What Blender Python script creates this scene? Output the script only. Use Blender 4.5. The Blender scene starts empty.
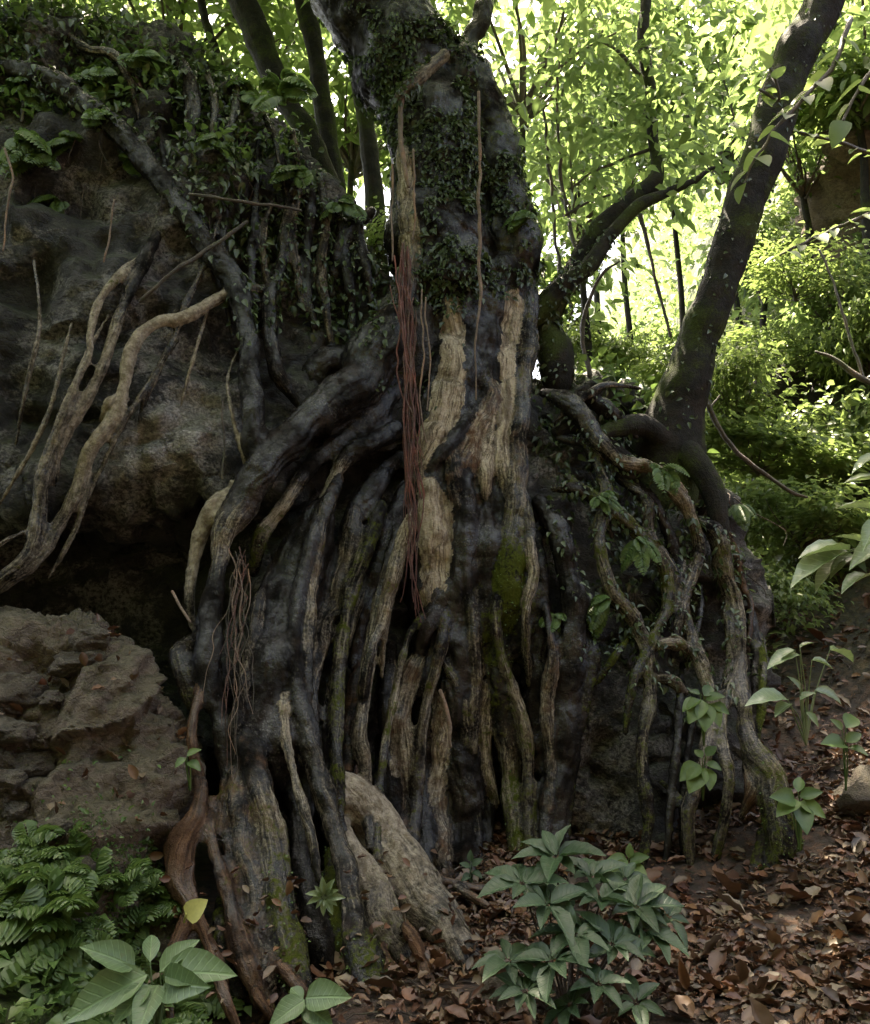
import bpy, math, random
import numpy as np
from mathutils import Vector, Matrix, noise
from mathutils.bvhtree import BVHTree
random.seed(7); RNG = np.random.default_rng(11)
scene = bpy.context.scene
COL = scene.collection
R = math.radians

# ------------------------------------------------------------------ camera
CAM = np.array((0.0, 0.0, 1.5)); PITCH = R(10.4); FPX = 835.0
FWD = np.array((0, math.cos(PITCH), math.sin(PITCH))); UPV = np.array((0, -math.sin(PITCH), math.cos(PITCH)))
cd = bpy.data.cameras.new('camera'); cam = bpy.data.objects.new('camera', cd); COL.objects.link(cam)
cam.location = CAM; cam.rotation_euler = (R(90) + PITCH, 0, 0)
cd.sensor_fit = 'VERTICAL'; cd.sensor_height = 24; cd.lens = 24 * FPX / 1024; cd.clip_end = 600; cd.clip_start = .05
scene.camera = cam

def P(px, py, Y):
    """world point seen at photo pixel (px, py) on the plane y = Y"""
    d = FWD + np.array((1.0, 0, 0)) * (px - 435) / FPX + UPV * (512 - py) / FPX
    return CAM + d * (Y / d[1])
def mpp(px, py, Y):
    d1 = FWD[1] + UPV[1] * (512 - py) / FPX
    return Y / d1 / FPX
def project(v):
    q = v - CAM; z = q @ FWD
    return 435 + FPX * q[:, 0] / z, 512 - FPX * (q @ UPV) / z

# ------------------------------------------------------------------ object helpers
def tag(o, label=None, cat=None, group=None, kind=None):
    if label: o['label'] = label
    if cat: o['category'] = cat
    if group: o['group'] = group
    if kind: o['kind'] = kind
    return o
def empty(name, loc=(0, 0, 0)):
    o = bpy.data.objects.new(name, None); COL.objects.link(o); o.location = loc; o.empty_display_size = .2
    return o
def mesh_np(name, v, f, smooth=True):
    me = bpy.data.meshes.new(name)
    v = np.ascontiguousarray(v, dtype=np.float32); f = np.ascontiguousarray(f, dtype=np.int32)
    k = f.shape[1]
    me.vertices.add(len(v)); me.vertices.foreach_set('co', v.ravel())
    me.loops.add(f.size); me.loops.foreach_set('vertex_index', f.ravel())
    me.polygons.add(len(f)); me.polygons.foreach_set('loop_start', np.arange(0, f.size, k, dtype=np.int32))
    me.polygons.foreach_set('loop_total', np.full(len(f), k, dtype=np.int32))
    me.update(calc_edges=True); me.validate()
    if smooth: me.polygons.foreach_set('use_smooth', np.ones(len(me.polygons), dtype=bool))
    return me
def link(name, me, mat, parent=None):
    o = bpy.data.objects.new(name, me); COL.objects.link(o)
    if mat is not None and not me.materials: me.materials.append(mat)
    if parent is not None:
        o.parent = parent; o.location = -parent.location if False else (0, 0, 0)
    return o
def fattr(me, name, a):
    at = me.attributes.new(name, 'FLOAT', 'POINT'); at.data.foreach_set('value', np.ascontiguousarray(a, dtype=np.float32))
def vattr(me, name, a):
    at = me.attributes.new(name, 'FLOAT_VECTOR', 'POINT'); at.data.foreach_set('vector', np.ascontiguousarray(a, dtype=np.float32).ravel())
def mesh_arrays(me):
    n = len(me.vertices); v = np.empty(n * 3, np.float32); me.vertices.foreach_get('co', v)
    m = len(me.polygons); k = len(me.loops) // max(m, 1)
    f = np.empty(len(me.loops), np.int32); me.loops.foreach_get('vertex_index', f)
    return v.reshape(-1, 3).astype(np.float64), f.reshape(-1, k)
def vnormals(me):
    n = np.empty(len(me.vertices) * 3, np.float32); me.vertex_normals.foreach_get('vector', n)
    return n.reshape(-1, 3).astype(np.float64)

# vectorised value noise (trilinear lattice hash), signed -1..1
def vnoise(p, seed=0):
    p = np.asarray(p, dtype=np.float64); i = np.floor(p).astype(np.int64); f = p - i
    f = f * f * f * (f * (f * 6 - 15) + 10)
    def h(x, y, z):
        n = (x * 374761393 + y * 668265263 + z * 2147483647 + seed * 1274126177) & 0xffffffff
        n = ((n ^ (n >> 13)) * 1274126177) & 0xffffffff
        n = ((n ^ (n >> 16)) * 2246822519) & 0xffffffff
        return ((n ^ (n >> 15)) & 0xffff) / 32767.5 - 1
    r = 0
    for a in (0, 1):
        for b in (0, 1):
            for c in (0, 1):
                w = (f[:, 0] if a else 1 - f[:, 0]) * (f[:, 1] if b else 1 - f[:, 1]) * (f[:, 2] if c else 1 - f[:, 2])
                r = r + w * h(i[:, 0] + a, i[:, 1] + b, i[:, 2] + c)
    return r
def fbm(p, oct=4, seed=0, gain=.5):
    r = 0; a = 1; s = 1
    for k in range(oct):
        r = r + a * vnoise(p * s + 17.3 * k, seed + k); a *= gain; s *= 2.03
    return r

def unit0(a): return a / (np.linalg.norm(a, axis=-1, keepdims=True) + 1e-9)
def catmull(c, step):
    """resample control rows c (n x k; first 3 columns are xyz) at about `step` metres"""
    c = np.asarray(c, dtype=float); n = len(c)
    e = np.vstack((2 * c[0] - c[1], c, 2 * c[-1] - c[-2])); out = []
    for i in range(n - 1):
        p0, p1, p2, p3 = e[i], e[i + 1], e[i + 2], e[i + 3]
        m = max(2, int(np.linalg.norm(p2[:3] - p1[:3]) / step) + 1)
        t = np.linspace(0, 1, m, endpoint=False)[:, None]
        out.append(.5 * (2 * p1 + (p2 - p0) * t + (2 * p0 - 5 * p1 + 4 * p2 - p3) * t ** 2 + (3 * p1 - p0 - 3 * p2 + p3) * t ** 3))
    out.append(c[-1:]); return np.vstack(out)
def frames(p):
    t = np.gradient(p, axis=0); t /= np.linalg.norm(t, axis=1)[:, None] + 1e-9
    ref = np.array((0, 1.0, 0)); a = ref - t * (t @ ref)[:, None]
    bad = np.linalg.norm(a, axis=1) < .15
    a[bad] = np.array((0, 0, 1.0)) - t[bad] * t[bad][:, 2:3]
    a /= np.linalg.norm(a, axis=1)[:, None] + 1e-9
    return t, a, np.cross(t, a)
def tube_arrays(p, r, seg=8):
    """closed tube, rounded ends"""
    t, a, b = frames(p)
    ext = [(p[0] - t[0] * r[0] * .9, r[0] * .2), (p[0] - t[0] * r[0] * .6, r[0] * .75)]
    exb = [(p[-1] + t[-1] * r[-1] * .6, r[-1] * .75), (p[-1] + t[-1] * r[-1] * .9, r[-1] * .2)]
    pp = np.vstack(([e[0] for e in ext], p, [e[0] for e in exb])); rr = np.concatenate(([e[1] for e in ext], r, [e[1] for e in exb]))
    aa = np.vstack((a[:1], a[:1], a, a[-1:], a[-1:])); bb = np.vstack((b[:1], b[:1], b, b[-1:], b[-1:]))
    th = np.linspace(0, 2 * np.pi, seg, endpoint=False)
    v = pp[:, None] + rr[:, None, None] * (aa[:, None] * np.cos(th)[None, :, None] + bb[:, None] * np.sin(th)[None, :, None])
    n = len(pp); v = v.reshape(-1, 3)
    i = np.arange(n - 1)[:, None] * seg; j = np.arange(seg)[None]; j2 = (j + 1) % seg
    q = np.stack((i + j, i + j2, i + seg + j2, i + seg + j), -1).reshape(-1, 4)
    c0, c1 = len(v), len(v) + 1
    v = np.vstack((v, pp[:1], pp[-1:]))
    k = np.arange(seg); k2 = (k + 1) % seg
    q0 = np.stack((np.full(seg, c0), k2, k, k), -1); q1 = np.stack((np.full(seg, c1), (n - 1) * seg + k, (n - 1) * seg + k2, (n - 1) * seg + k2), -1)
    u = np.concatenate((np.repeat(np.arange(n), seg), [0, n - 1]))
    return v, q, q0, q1, u, np.concatenate((np.tile(th, n), [0, 0]))
def tubes_mesh(name, strands, seg=6):
    """list of (points, radii) -> one tri mesh with attribute fib"""
    V, F, A = [], [], []; o = 0
    for p, r in strands:
        v, q, q0, q1, u, th = tube_arrays(np.asarray(p, float), np.asarray(r, float), seg)
        F += [q[:, [0, 1, 2]] + o, q[:, [0, 2, 3]] + o, q0[:, :3] + o, q1[:, :3] + o]
        L = np.concatenate(([0, 0], [0], np.cumsum(np.linalg.norm(np.diff(p, axis=0), axis=1)), [0, 0])) if len(p) > 1 else None
        L[-2:] = L[-3]
        rr = np.mean(r)
        A.append(np.stack((L[u], th * rr, np.full(len(u), o % 97)), -1)); V.append(v); o += len(v)
    me = mesh_np(name, np.vstack(V), np.vstack(F)); vattr(me, 'fib', np.vstack(A)); return me
def remesh(v, tris, voxel, name):
    me = mesh_np(name + '_src', v, tris, False); o = bpy.data.objects.new(name + '_src', me); COL.objects.link(o)
    m = o.modifiers.new('r', 'REMESH'); m.mode = 'VOXEL'; m.voxel_size = voxel; m.adaptivity = 0
    dg = bpy.context.evaluated_depsgraph_get(); dg.update()
    out = bpy.data.meshes.new_from_object(o.evaluated_get(dg))
    bpy.data.objects.remove(o); bpy.data.meshes.remove(me)
    return out
def laplacian(v, f, it, lam=.5):
    e = np.vstack([np.stack((f[:, i], f[:, (i + 1) % f.shape[1]]), -1) for i in range(f.shape[1])])
    n = len(v); deg = np.maximum(np.bincount(e.ravel(), minlength=n), 1)
    for _ in range(it):
        s = np.stack([np.bincount(e[:, 0], v[e[:, 1], k], n) + np.bincount(e[:, 1], v[e[:, 0], k], n) for k in range(3)], -1)
        v = v + lam * (s / deg[:, None] - v)
    return v

# ------------------------------------------------------------------ materials
class NT:
    def __init__(self, name):
        self.m = bpy.data.materials.new(name); self.m.use_nodes = True; self.t = self.m.node_tree; self.t.nodes.clear()
        self.out = self.t.nodes.new('ShaderNodeOutputMaterial')
    def n(self, typ, **kw):
        x = self.t.nodes.new('ShaderNode' + typ)
        for k, v in kw.items():
            if k in x.inputs: 
                if isinstance(v, bpy.types.NodeSocket): self.t.links.new(v, x.inputs[k])
                else: x.inputs[k].default_value = v
            else: setattr(x, k, v)
        return x
    def lk(self, a, b): self.t.links.new(a, b)
    def math(self, op, a, b=None, c=None, clamp=False):
        x = self.t.nodes.new('ShaderNodeMath'); x.operation = op; x.use_clamp = clamp
        for i, s in enumerate((a, b, c)):
            if s is None: continue
            if isinstance(s, bpy.types.NodeSocket): self.lk(s, x.inputs[i])
            else: x.inputs[i].default_value = s
        return x.outputs[0]
    def mix(self, f, a, b):
        x = self.t.nodes.new('ShaderNodeMix'); x.data_type = 'RGBA'
        for s, i in ((f, 0), (a, 6), (b, 7)):
            if isinstance(s, bpy.types.NodeSocket): self.lk(s, x.inputs[i])
            else: x.inputs[i].default_value = (*s, 1) if i else s
        return x.outputs[2]
    def noise(self, vec, scale, detail=4, rough=.55, dist=0):
        x = self.n('TexNoise', Scale=scale, Detail=detail, Roughness=rough, Distortion=dist)
        if vec is not None: self.lk(vec, x.inputs['Vector'])
        return x.outputs['Fac']
    def ramp(self, s, lo, hi):
        x = self.n('MapRange'); x.interpolation_type = 'SMOOTHSTEP'; self.lk(s, x.inputs[0])
        x.inputs[1].default_value = lo; x.inputs[2].default_value = hi; return x.outputs[0]
    def scale(self, vec, s):
        x = self.n('VectorMath', operation='MULTIPLY'); self.lk(vec, x.inputs[0]); x.inputs[1].default_value = s; return x.outputs[0]
    def finish(self, shader): self.lk(shader, self.out.inputs['Surface']); return self.m

def mat_bark(name, dark0, dark1, pale0, pale1, moss=(.045, .065, .010), rough=(.38, .7), use_attr=True, mossy=0.0, scale=1.0, lichen=.4, spec=.5, wet=0.):
    t = NT(name); geo = t.n('NewGeometry'); pos = geo.outputs['Position']
    fib = t.n('Attribute', attribute_name='fib').outputs['Vector']
    fw = t.n('TexNoise', Scale=5.0, Detail=4); t.lk(pos, fw.inputs['Vector'])
    fa = t.n('VectorMath', operation='ADD'); t.lk(fib, fa.inputs[0]); t.lk(t.scale(fw.outputs['Color'], (0, .10, 0)), fa.inputs[1]); fib = fa.outputs[0]
    fs = t.scale(fib, (4.0 * scale, 48.0 * scale, 3.7)); fibre = t.noise(fs, 1.0, 6, .6, .4)
    fs2 = t.scale(fib, (22 * scale, 10 * scale, 1.3)); rings = t.noise(fs2, 1.0, 4, .6)
    big = t.noise(pos, 2.3, 5, .6); mid = t.noise(pos, 9, 6, .65); fine = t.noise(pos, 55, 5, .65)
    c = t.mix(t.ramp(mid, .35, .7), dark0, dark1)
    c = t.mix(t.math('MULTIPLY', t.ramp(t.noise(pos, 4.2, 5, .65), .48, .68), .55), c, tuple(x * k for x, k in zip(dark1, (1.5, 1.05, .75))))
    spk = t.n('TexVoronoi', Scale=38.0); t.lk(pos, spk.inputs['Vector'])
    sp = t.math('MULTIPLY', t.math('LESS_THAN', spk.outputs['Distance'], .24), t.ramp(big, .52, .66))
    lich = t.math('MULTIPLY', t.ramp(fine, .5, .66), t.ramp(t.noise(pos, 4.6, 6, .75), .5, .62))
    c = t.mix(t.math('MULTIPLY', lich, lichen), c, (.17, .155, .135))
    c = t.mix(t.math('MULTIPLY', sp, .3), c, (.2, .19, .17))
    if use_attr:
        pa = t.n('Attribute', attribute_name='pale').outputs['Fac']; ma = t.n('Attribute', attribute_name='moss').outputs['Fac']; ra = t.n('Attribute', attribute_name='red').outputs['Fac']
        pc = t.mix(t.ramp(t.math('ADD', t.math('MULTIPLY', fibre, .6), t.math('MULTIPLY', fine, .4)), .3, .68), pale1, pale0)
        pc = t.mix(t.math('MULTIPLY', t.ramp(mid, .48, .68), .7), pc, (.085, .05, .027))
        ck = t.noise(t.scale(fib, (2.2, 30, 2.1)), 1.0, 5, .6); ck = t.math('ABSOLUTE', t.math('SUBTRACT', ck, .5)); pc = t.mix(t.math('MULTIPLY', t.math('SUBTRACT', 1.0, t.ramp(ck, .0, .03)), .8), pc, (.022, .014, .009))
        pc = t.mix(t.math('MULTIPLY', t.ramp(t.noise(t.scale(fib, (1.6, 11, 4.4)), 1.0, 4, .6), .5, .64), .65), pc, (.045, .032, .022))
        ash = t.n('Attribute', attribute_name='ash').outputs['Fac']
        ac = t.mix(t.ramp(t.noise(pos, 22, 5, .7), .35, .68), (.19, .155, .112), (.44, .38, .30))
        pc = t.mix(ash, pc, ac)
        pf = t.math('ADD', pa, t.math('MULTIPLY', t.math('SUBTRACT', t.math('ADD', t.math('MULTIPLY', fibre, .4), t.math('ADD', t.math('MULTIPLY', mid, .35), t.math('MULTIPLY', fine, .25))), .5), 2.5))
        pf = t.math('MULTIPLY', t.ramp(pf, .12, .74), t.ramp(pa, .02, .2)); c = t.mix(pf, c, pc)
        rc = t.mix(t.ramp(fibre, .35, .7), (.045, .024, .015), (.155, .085, .048))
        rf = t.math('ADD', ra, t.math('MULTIPLY', t.math('SUBTRACT', mid, .5), 1.4)); rf = t.math('MULTIPLY', t.ramp(rf, .15, .6), t.ramp(ra, .02, .2)); c = t.mix(rf, c, rc)
        mf = t.math('ADD', ma, t.math('MULTIPLY', t.math('SUBTRACT', t.math('ADD', t.math('MULTIPLY', mid, .6), t.math('MULTIPLY', fine, .4)), .5), 3.4))
        mf = t.math('MULTIPLY', t.ramp(mf, .35, .8), t.ramp(ma, .02, .2))
    else:
        pf = None; mf = t.math('MULTIPLY', t.ramp(t.math('ADD', big, t.math('MULTIPLY', fine, .3)), .62, .8), mossy)
    mc = t.mix(fine, (moss[0] * .45, moss[1] * .45, moss[2] * .5), (moss[0] * 1.5, moss[1] * 1.5, moss[2] * 1.5))
    c = t.mix(mf, c, mc)
    ro = t.n('MapRange'); t.lk(t.noise(pos, 14, 5, .7), ro.inputs[0]); ro.inputs[1].default_value = .3; ro.inputs[2].default_value = .7; ro.inputs[3].default_value = rough[0]; ro.inputs[4].default_value = rough[1]
    rr = ro.outputs[0]
    rr = t.math('ADD', rr, t.math('MULTIPLY', mf, .3), clamp=True)
    if pf is not None: rr = t.math('ADD', rr, t.math('MULTIPLY', pf, .25), clamp=True)
    h = t.math('ADD', t.math('MULTIPLY', fibre, .55), t.math('ADD', t.math('ADD', t.math('MULTIPLY', fine, .6), t.math('MULTIPLY', t.noise(pos, 130, 3, .7), .3)), t.math('MULTIPLY', rings, .35)))
    h = t.math('ADD', h, t.math('MULTIPLY', mid, .6))
    bp = t.n('Bump', Strength=1.0, Distance=.03); t.lk(h, bp.inputs['Height'])
    b = t.n('BsdfPrincipled'); t.lk(c, b.inputs['Base Color']); t.lk(rr, b.inputs['Roughness']); t.lk(bp.outputs[0], b.inputs['Normal'])
    b.inputs['Specular IOR Level'].default_value = spec
    if wet > 0:
        wn = t.ramp(t.noise(pos, 3.2, 5, .65), .38, .6)
        dry = t.math('SUBTRACT', 1.0, t.math('MAXIMUM', pf, mf) if pf is not None else mf, clamp=True)
        t.lk(t.math('MULTIPLY', t.math('MULTIPLY', wn, dry), wet), b.inputs['Coat Weight']); b.inputs['Coat Roughness'].default_value = .11; bq = t.n('Bump', Strength=.45, Distance=.03); t.lk(h, bq.inputs['Height']); t.lk(bq.outputs[0], b.inputs['Coat Normal'])
    return t.finish(b.outputs[0])

def mat_leaf(name, cols, trans, tcol, rough=.45, spec=.5, veins=False):
    t = NT(name); g = t.n('NewGeometry'); rnd = g.outputs['Random Per Island']
    cr = t.n('ValToRGB'); t.lk(rnd, cr.inputs[0]); e = cr.color_ramp.elements
    n = len(cols)
    while len(e) < n: e.new(.5)
    for i, cc in enumerate(cols): e[i].position = i / max(n - 1, 1); e[i].color = (*cc, 1)
    nz = t.noise(g.outputs['Position'], 1.1, 3); mott = t.noise(g.outputs['Position'], 60, 2)
    k = t.math('ADD', .72, t.math('MULTIPLY', mott, .55))
    hv = t.n('HueSaturation', Saturation=1.0); t.lk(cr.outputs[0], hv.inputs['Color']); t.lk(k, hv.inputs['Value'])
    t.lk(t.math('ADD', .475, t.math('MULTIPLY', nz, .05)), hv.inputs['Hue'])
    b = t.n('BsdfPrincipled', Roughness=rough); b.inputs['Specular IOR Level'].default_value = spec
    col = hv.outputs[0]
    if veins:
        lu = t.n('SeparateXYZ'); t.lk(t.n('Attribute', attribute_name='leafuv').outputs['Vector'], lu.inputs[0]); av = t.math('ABSOLUTE', lu.outputs[1])
        mid = t.math('SUBTRACT', 1.0, t.ramp(av, .02, .10)); wv = t.math('SINE', t.math('SUBTRACT', t.math('MULTIPLY', lu.outputs[0], 52.0), t.math('MULTIPLY', av, 14.0)))
        sv = t.math('MULTIPLY', t.ramp(wv, .72, 1.0), .5); vv = t.math('MULTIPLY', t.math('MAXIMUM', mid, sv), lu.outputs[2])
        col = t.mix(t.math('MULTIPLY', vv, .45), col, tuple(min(1, c * 2.2) for c in cols[-1]))
        blot = t.ramp(t.noise(g.outputs['Position'], 24, 4, .7), .60, .70); col = t.mix(t.math('MULTIPLY', blot, .45), col, (.10, .085, .035))
        bp = t.n('Bump', Strength=.5, Distance=.004, invert=True); t.lk(vv, bp.inputs['Height']); t.lk(bp.outputs[0], b.inputs['Normal'])
    t.lk(col, b.inputs['Base Color'])
    if trans <= 0: return t.finish(b.outputs[0])
    tr = t.n('BsdfTranslucent'); mx = t.mix(.55, col, tcol); t.lk(mx, tr.inputs['Color'])
    ms = t.n('MixShader'); ms.inputs[0].default_value = trans; t.lk(b.outputs[0], ms.inputs[1]); t.lk(tr.outputs[0], ms.inputs[2])
    return t.finish(ms.outputs[0])

def mat_rock(name, a, b_, pale, moss_amt=.5, brown=(.09, .055, .035), scale=1.0, palelo=.54, wet=.5):
    t = NT(name); g = t.n('NewGeometry'); pos = g.outputs['Position']
    s = t.scale(pos, (scale, scale, scale * 1.25))
    n1 = t.noise(s, 1.3, 8, .62, .3); n2 = t.noise(s, 6, 8, .68, .2); n3 = t.noise(s, 30, 6, .7)
    vo = t.n('TexVoronoi', Scale=9.0); vo.feature = 'DISTANCE_TO_EDGE'; wv = t.n('VectorMath', operation='ADD'); t.lk(s, wv.inputs[0])
    nv = t.n('TexNoise', Scale=4.0, Detail=5); t.lk(s, nv.inputs['Vector']); t.lk(t.scale(nv.outputs['Color'], (.35, .35, .35)), wv.inputs[1]); t.lk(wv.outputs[0], vo.inputs['Vector'])
    c = t.mix(t.ramp(t.math('ADD', t.math('MULTIPLY', n2, .6), t.math('MULTIPLY', n3, .4)), .38, .62), a, b_)
    c = t.mix(t.math('MULTIPLY', t.ramp(n1, .5, .72), .7), c, brown)
    pm = t.math('MULTIPLY', t.ramp(t.math('ADD', t.math('MULTIPLY', n1, .55), t.math('MULTIPLY', t.noise(s, 3.1, 7, .7), .45)), palelo, palelo + .07), t.ramp(n3, .38, .6))
    ca = t.n('Attribute', attribute_name='crust').outputs['Fac']
    cf = t.math('ADD', ca, t.math('MULTIPLY', t.math('SUBTRACT', t.math('ADD', t.math('MULTIPLY', n2, .6), t.math('MULTIPLY', n3, .4)), .5), 2.6))
    pm = t.math('MAXIMUM', t.math('MULTIPLY', pm, .5), t.math('MULTIPLY', t.math('MULTIPLY', t.ramp(cf, .3, .75), t.ramp(ca, .03, .2)), t.math('ADD', .35, t.math('MULTIPLY', t.ramp(t.noise(s, 42, 5, .75), .40, .60), .65))))
    c = t.mix(pm, c, pale)
    nz = t.n('SeparateXYZ'); t.lk(g.outputs['Normal'], nz.inputs[0])
    mm = t.math('MULTIPLY', t.ramp(t.math('ADD', nz.outputs['Z'], t.math('MULTIPLY', t.math('SUBTRACT', n2, .5), 2.2)), .25, .7), moss_amt)
    mc = t.mix(n3, (.018, .028, .006), (.06, .085, .014)); c = t.mix(mm, c, mc)
    cr = t.ramp(vo.outputs['Distance'], 0, .09)
    c = t.mix(t.math('MULTIPLY', t.math('SUBTRACT', 1.0, cr), .15), c, (.015, .013, .011))
    h = t.math('ADD', t.math('MULTIPLY', n2, 1.0), t.math('ADD', t.math('MULTIPLY', n3, .7), t.math('MULTIPLY', cr, .10)))
    bp = t.n('Bump', Strength=1.0, Distance=.09); t.lk(h, bp.inputs['Height'])
    b = t.n('BsdfPrincipled'); t.lk(c, b.inputs['Base Color']); t.lk(bp.outputs[0], b.inputs['Normal'])
    ro = t.n('MapRange'); t.lk(n2, ro.inputs[0]); ro.inputs[1].default_value = .3; ro.inputs[2].default_value = .7; ro.inputs[3].default_value = wet; ro.inputs[4].default_value = .9
    t.lk(ro.outputs[0], b.inputs['Roughness']); return t.finish(b.outputs[0])

M = {}
M['fig'] = mat_bark('fig_bark', (.003, .0025, .0021), (.016, .0132, .011), (.54, .47, .36), (.26, .205, .14), moss=(.06, .072, .012), rough=(.5, .9), lichen=.4, spec=.08, wet=1.0)
M['bark'] = mat_bark('dark_bark', (.006, .0052, .004), (.018, .0155, .0115), (.3, .24, .15), (.2, .15, .09), use_attr=False, mossy=.7, rough=(.6, .9), lichen=.15, spec=.25)
M['greybark'] = mat_bark('grey_bark', (.05, .043, .034), (.13, .115, .092), (.3, .24, .15), (.2, .15, .09), use_attr=False, mossy=.7)
M['twig'] = mat_bark('twig_bark', (.03, .022, .016), (.085, .064, .045), (.3, .24, .15), (.2, .15, .09), use_attr=False, mossy=.3)
M['redroot'] = mat_bark('red_rootlet', (.07, .022, .018), (.18, .062, .046), (.3, .24, .15), (.2, .15, .09), use_attr=False, rough=(.5, .8))
M['brownroot'] = mat_bark('brown_rootlet', (.05, .022, .016), (.13, .06, .042), (.3, .24, .15), (.2, .15, .09), use_attr=False, rough=(.5, .8))
M['pinkroot'] = mat_bark('pale_rootlet', (.11, .075, .055), (.24, .17, .125), (.3, .24, .15), (.2, .15, .09), use_attr=False, rough=(.5, .8))
M['rock'] = mat_rock('boulder_rock', (.009, .0085, .008), (.058, .053, .048), (.45, .42, .39), .4, brown=(.045, .036, .030), palelo=.50, wet=.45)
M['mound'] = mat_rock('earthy_rock', (.10, .072, .055), (.27, .21, .16), (.42, .37, .30), .4, brown=(.10, .058, .036), palelo=.58, wet=.7)
M['stone'] = mat_rock('stone', (.085, .065, .05), (.22, .175, .135), (.32, .28, .23), .25, palelo=.6, scale=3, wet=.55)
M['cliff'] = mat_rock('cliff_rock', (.10, .075, .055), (.24, .18, .135), (.34, .28, .22), .35, brown=(.2, .13, .09), palelo=.52, wet=.8)
M['leaf_bg'] = mat_leaf('forest_leaf', [(.035, .075, .018), (.055, .10, .024), (.075, .125, .03), (.11, .155, .045)], .58, (.31, .43, .14))
M['leaf_bush'] = mat_leaf('bush_leaf', [(.045, .09, .022), (.08, .13, .03), (.12, .165, .045)], .5, (.32, .42, .12))
M['leaf_dark'] = mat_leaf('creeper_leaf', [(.026, .042, .018), (.05, .074, .03), (.085, .115, .05)], .22, (.10, .16, .03), rough=.38)
M['leaf_fern'] = mat_leaf('fern_leaf', [(.05, .095, .026), (.08, .14, .036), (.12, .18, .05)], .32, (.2, .3, .07))
M['leaf_shrub'] = mat_leaf('shrub_leaf', [(.020, .042, .020), (.034, .062, .030), (.05, .082, .042), (.03, .06, .026)], .15, (.10, .2, .06), rough=.46, spec=.4, veins=True)
M['leaf_broad'] = mat_leaf('broad_leaf', [(.09, .15, .07), (.12, .185, .085)], .25, (.2, .3, .08), rough=.42, veins=True)
M['leaf_pale'] = mat_leaf('pale_leaf', [(.16, .22, .10), (.2, .26, .14)], .3, (.3, .4, .1), rough=.28, spec=.8, veins=True)
M['leaf_yellow'] = mat_leaf('yellow_leaf', [(.42, .42, .13), (.5, .48, .16)], .2, (.5, .5, .1))
M['litter'] = mat_leaf('dead_leaf', [(.03, .017, .011), (.075, .035, .020), (.14, .06, .03), (.08, .052, .034), (.19, .10, .048), (.055, .028, .02), (.18, .135, .085), (.045, .035, .026)], .08, (.2, .08, .03), rough=.5)

def mat_ground():
    t = NT('forest_soil'); g = t.n('NewGeometry'); pos = g.outputs['Position']
    n1 = t.noise(pos, .8, 6, .6); n2 = t.noise(pos, 14, 6, .7); n3 = t.noise(pos, 50, 4, .7)
    vo = t.n('TexVoronoi', Scale=13.0); t.lk(pos, vo.inputs['Vector'])
    lc = t.n('ValToRGB'); sx = t.n('SeparateColor'); t.lk(vo.outputs['Color'], sx.inputs[0]); t.lk(sx.outputs[0], lc.inputs[0])
    e = lc.color_ramp.elements; e[0].color = (.025, .014, .009, 1); e[1].color = (.12, .06, .03, 1); x = e.new(.5); x.color = (.06, .028, .016, 1)
    c = t.mix(t.ramp(n2, .4, .62), (.022, .015, .010), lc.outputs[0])
    sp = t.n('SeparateXYZ'); t.lk(pos, sp.inputs[0])
    far = t.ramp(t.math('ADD', sp.outputs['Y'], t.math('MULTIPLY', n1, 4)), 9, 12)
    lf = t.ramp(t.math('ADD', t.math('MULTIPLY', sp.outputs['X'], -1.0), t.math('MULTIPLY', n1, .8)), 1.5, 2.1)
    gr = t.mix(n3, (.02, .032, .006), (.07, .10, .016))
    c = t.mix(t.math('MULTIPLY', t.math('MAXIMUM', far, lf), t.ramp(n2, .3, .55)), c, gr)
    bp = t.n('Bump', Strength=1.0, Distance=.05); t.lk(t.math('ADD', n2, t.math('MULTIPLY', vo.outputs['Distance'], .5)), bp.inputs['Height'])
    b = t.n('BsdfPrincipled', Roughness=.75); t.lk(c, b.inputs['Base Color']); t.lk(bp.outputs[0], b.inputs['Normal']); return t.finish(b.outputs[0])
M['ground'] = mat_ground()

# ------------------------------------------------------------------ ground
def sp_(x, k=.35): return np.logaddexp(0, np.asarray(x, float) / k) * k
def smooth(x, a, b):
    t = np.clip((np.asarray(x, float) - a) / (b - a), 0, 1); return t * t * (3 - 2 * t)
def ground_z(x, y, detail=True):
    x = np.asarray(x, float); y = np.asarray(y, float)
    z = .28 * sp_(y - 5.2) + .25 * sp_(x - 1.6) * smooth(y, 2, 6) + .5 * sp_(-x - 1.45, .2)
    z = z - .17 * smooth(x, -1.7, -1.35) * smooth(-x, .35, .7) * smooth(-y, -4.9, -4.5)
    z = z + .95 * sp_((x - 3.2) + (y - 8) * .2, .5) * smooth(y, 6.5, 10) + 1.9 * sp_(x - 4.8, .5) * smooth(y, 8, 11.5)
    z = z + 1.1 * sp_(-y - 2.2, .6)  # unseen rise behind the camera, added to block low sky light
    cap = 5.5 + 2.5 * sp_(x - 4.5, 1) + 9 * smooth(-y, 0, 6)
    z = cap * np.tanh(z / cap)
    if detail:
        q = np.stack((x, y, 0 * x), -1).reshape(-1, 3)
        z = z + (.05 * fbm(q * 1.7, 4, 3) + .35 * fbm(q * .35, 3, 9) * smooth(y.ravel(), 8, 14)).reshape(x.shape)
    return z
def axis(lo, hi, c0, c1, fine, n):
    a = list(np.arange(c0, c1, fine)); s = fine; x = c0
    left = []
    while x > lo: s *= 1.13; x -= s; left.append(x)
    s = fine; x = a[-1]
    while x < hi: s *= 1.13; x += s; a.append(x)
    return np.array(left[::-1] + a)
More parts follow.
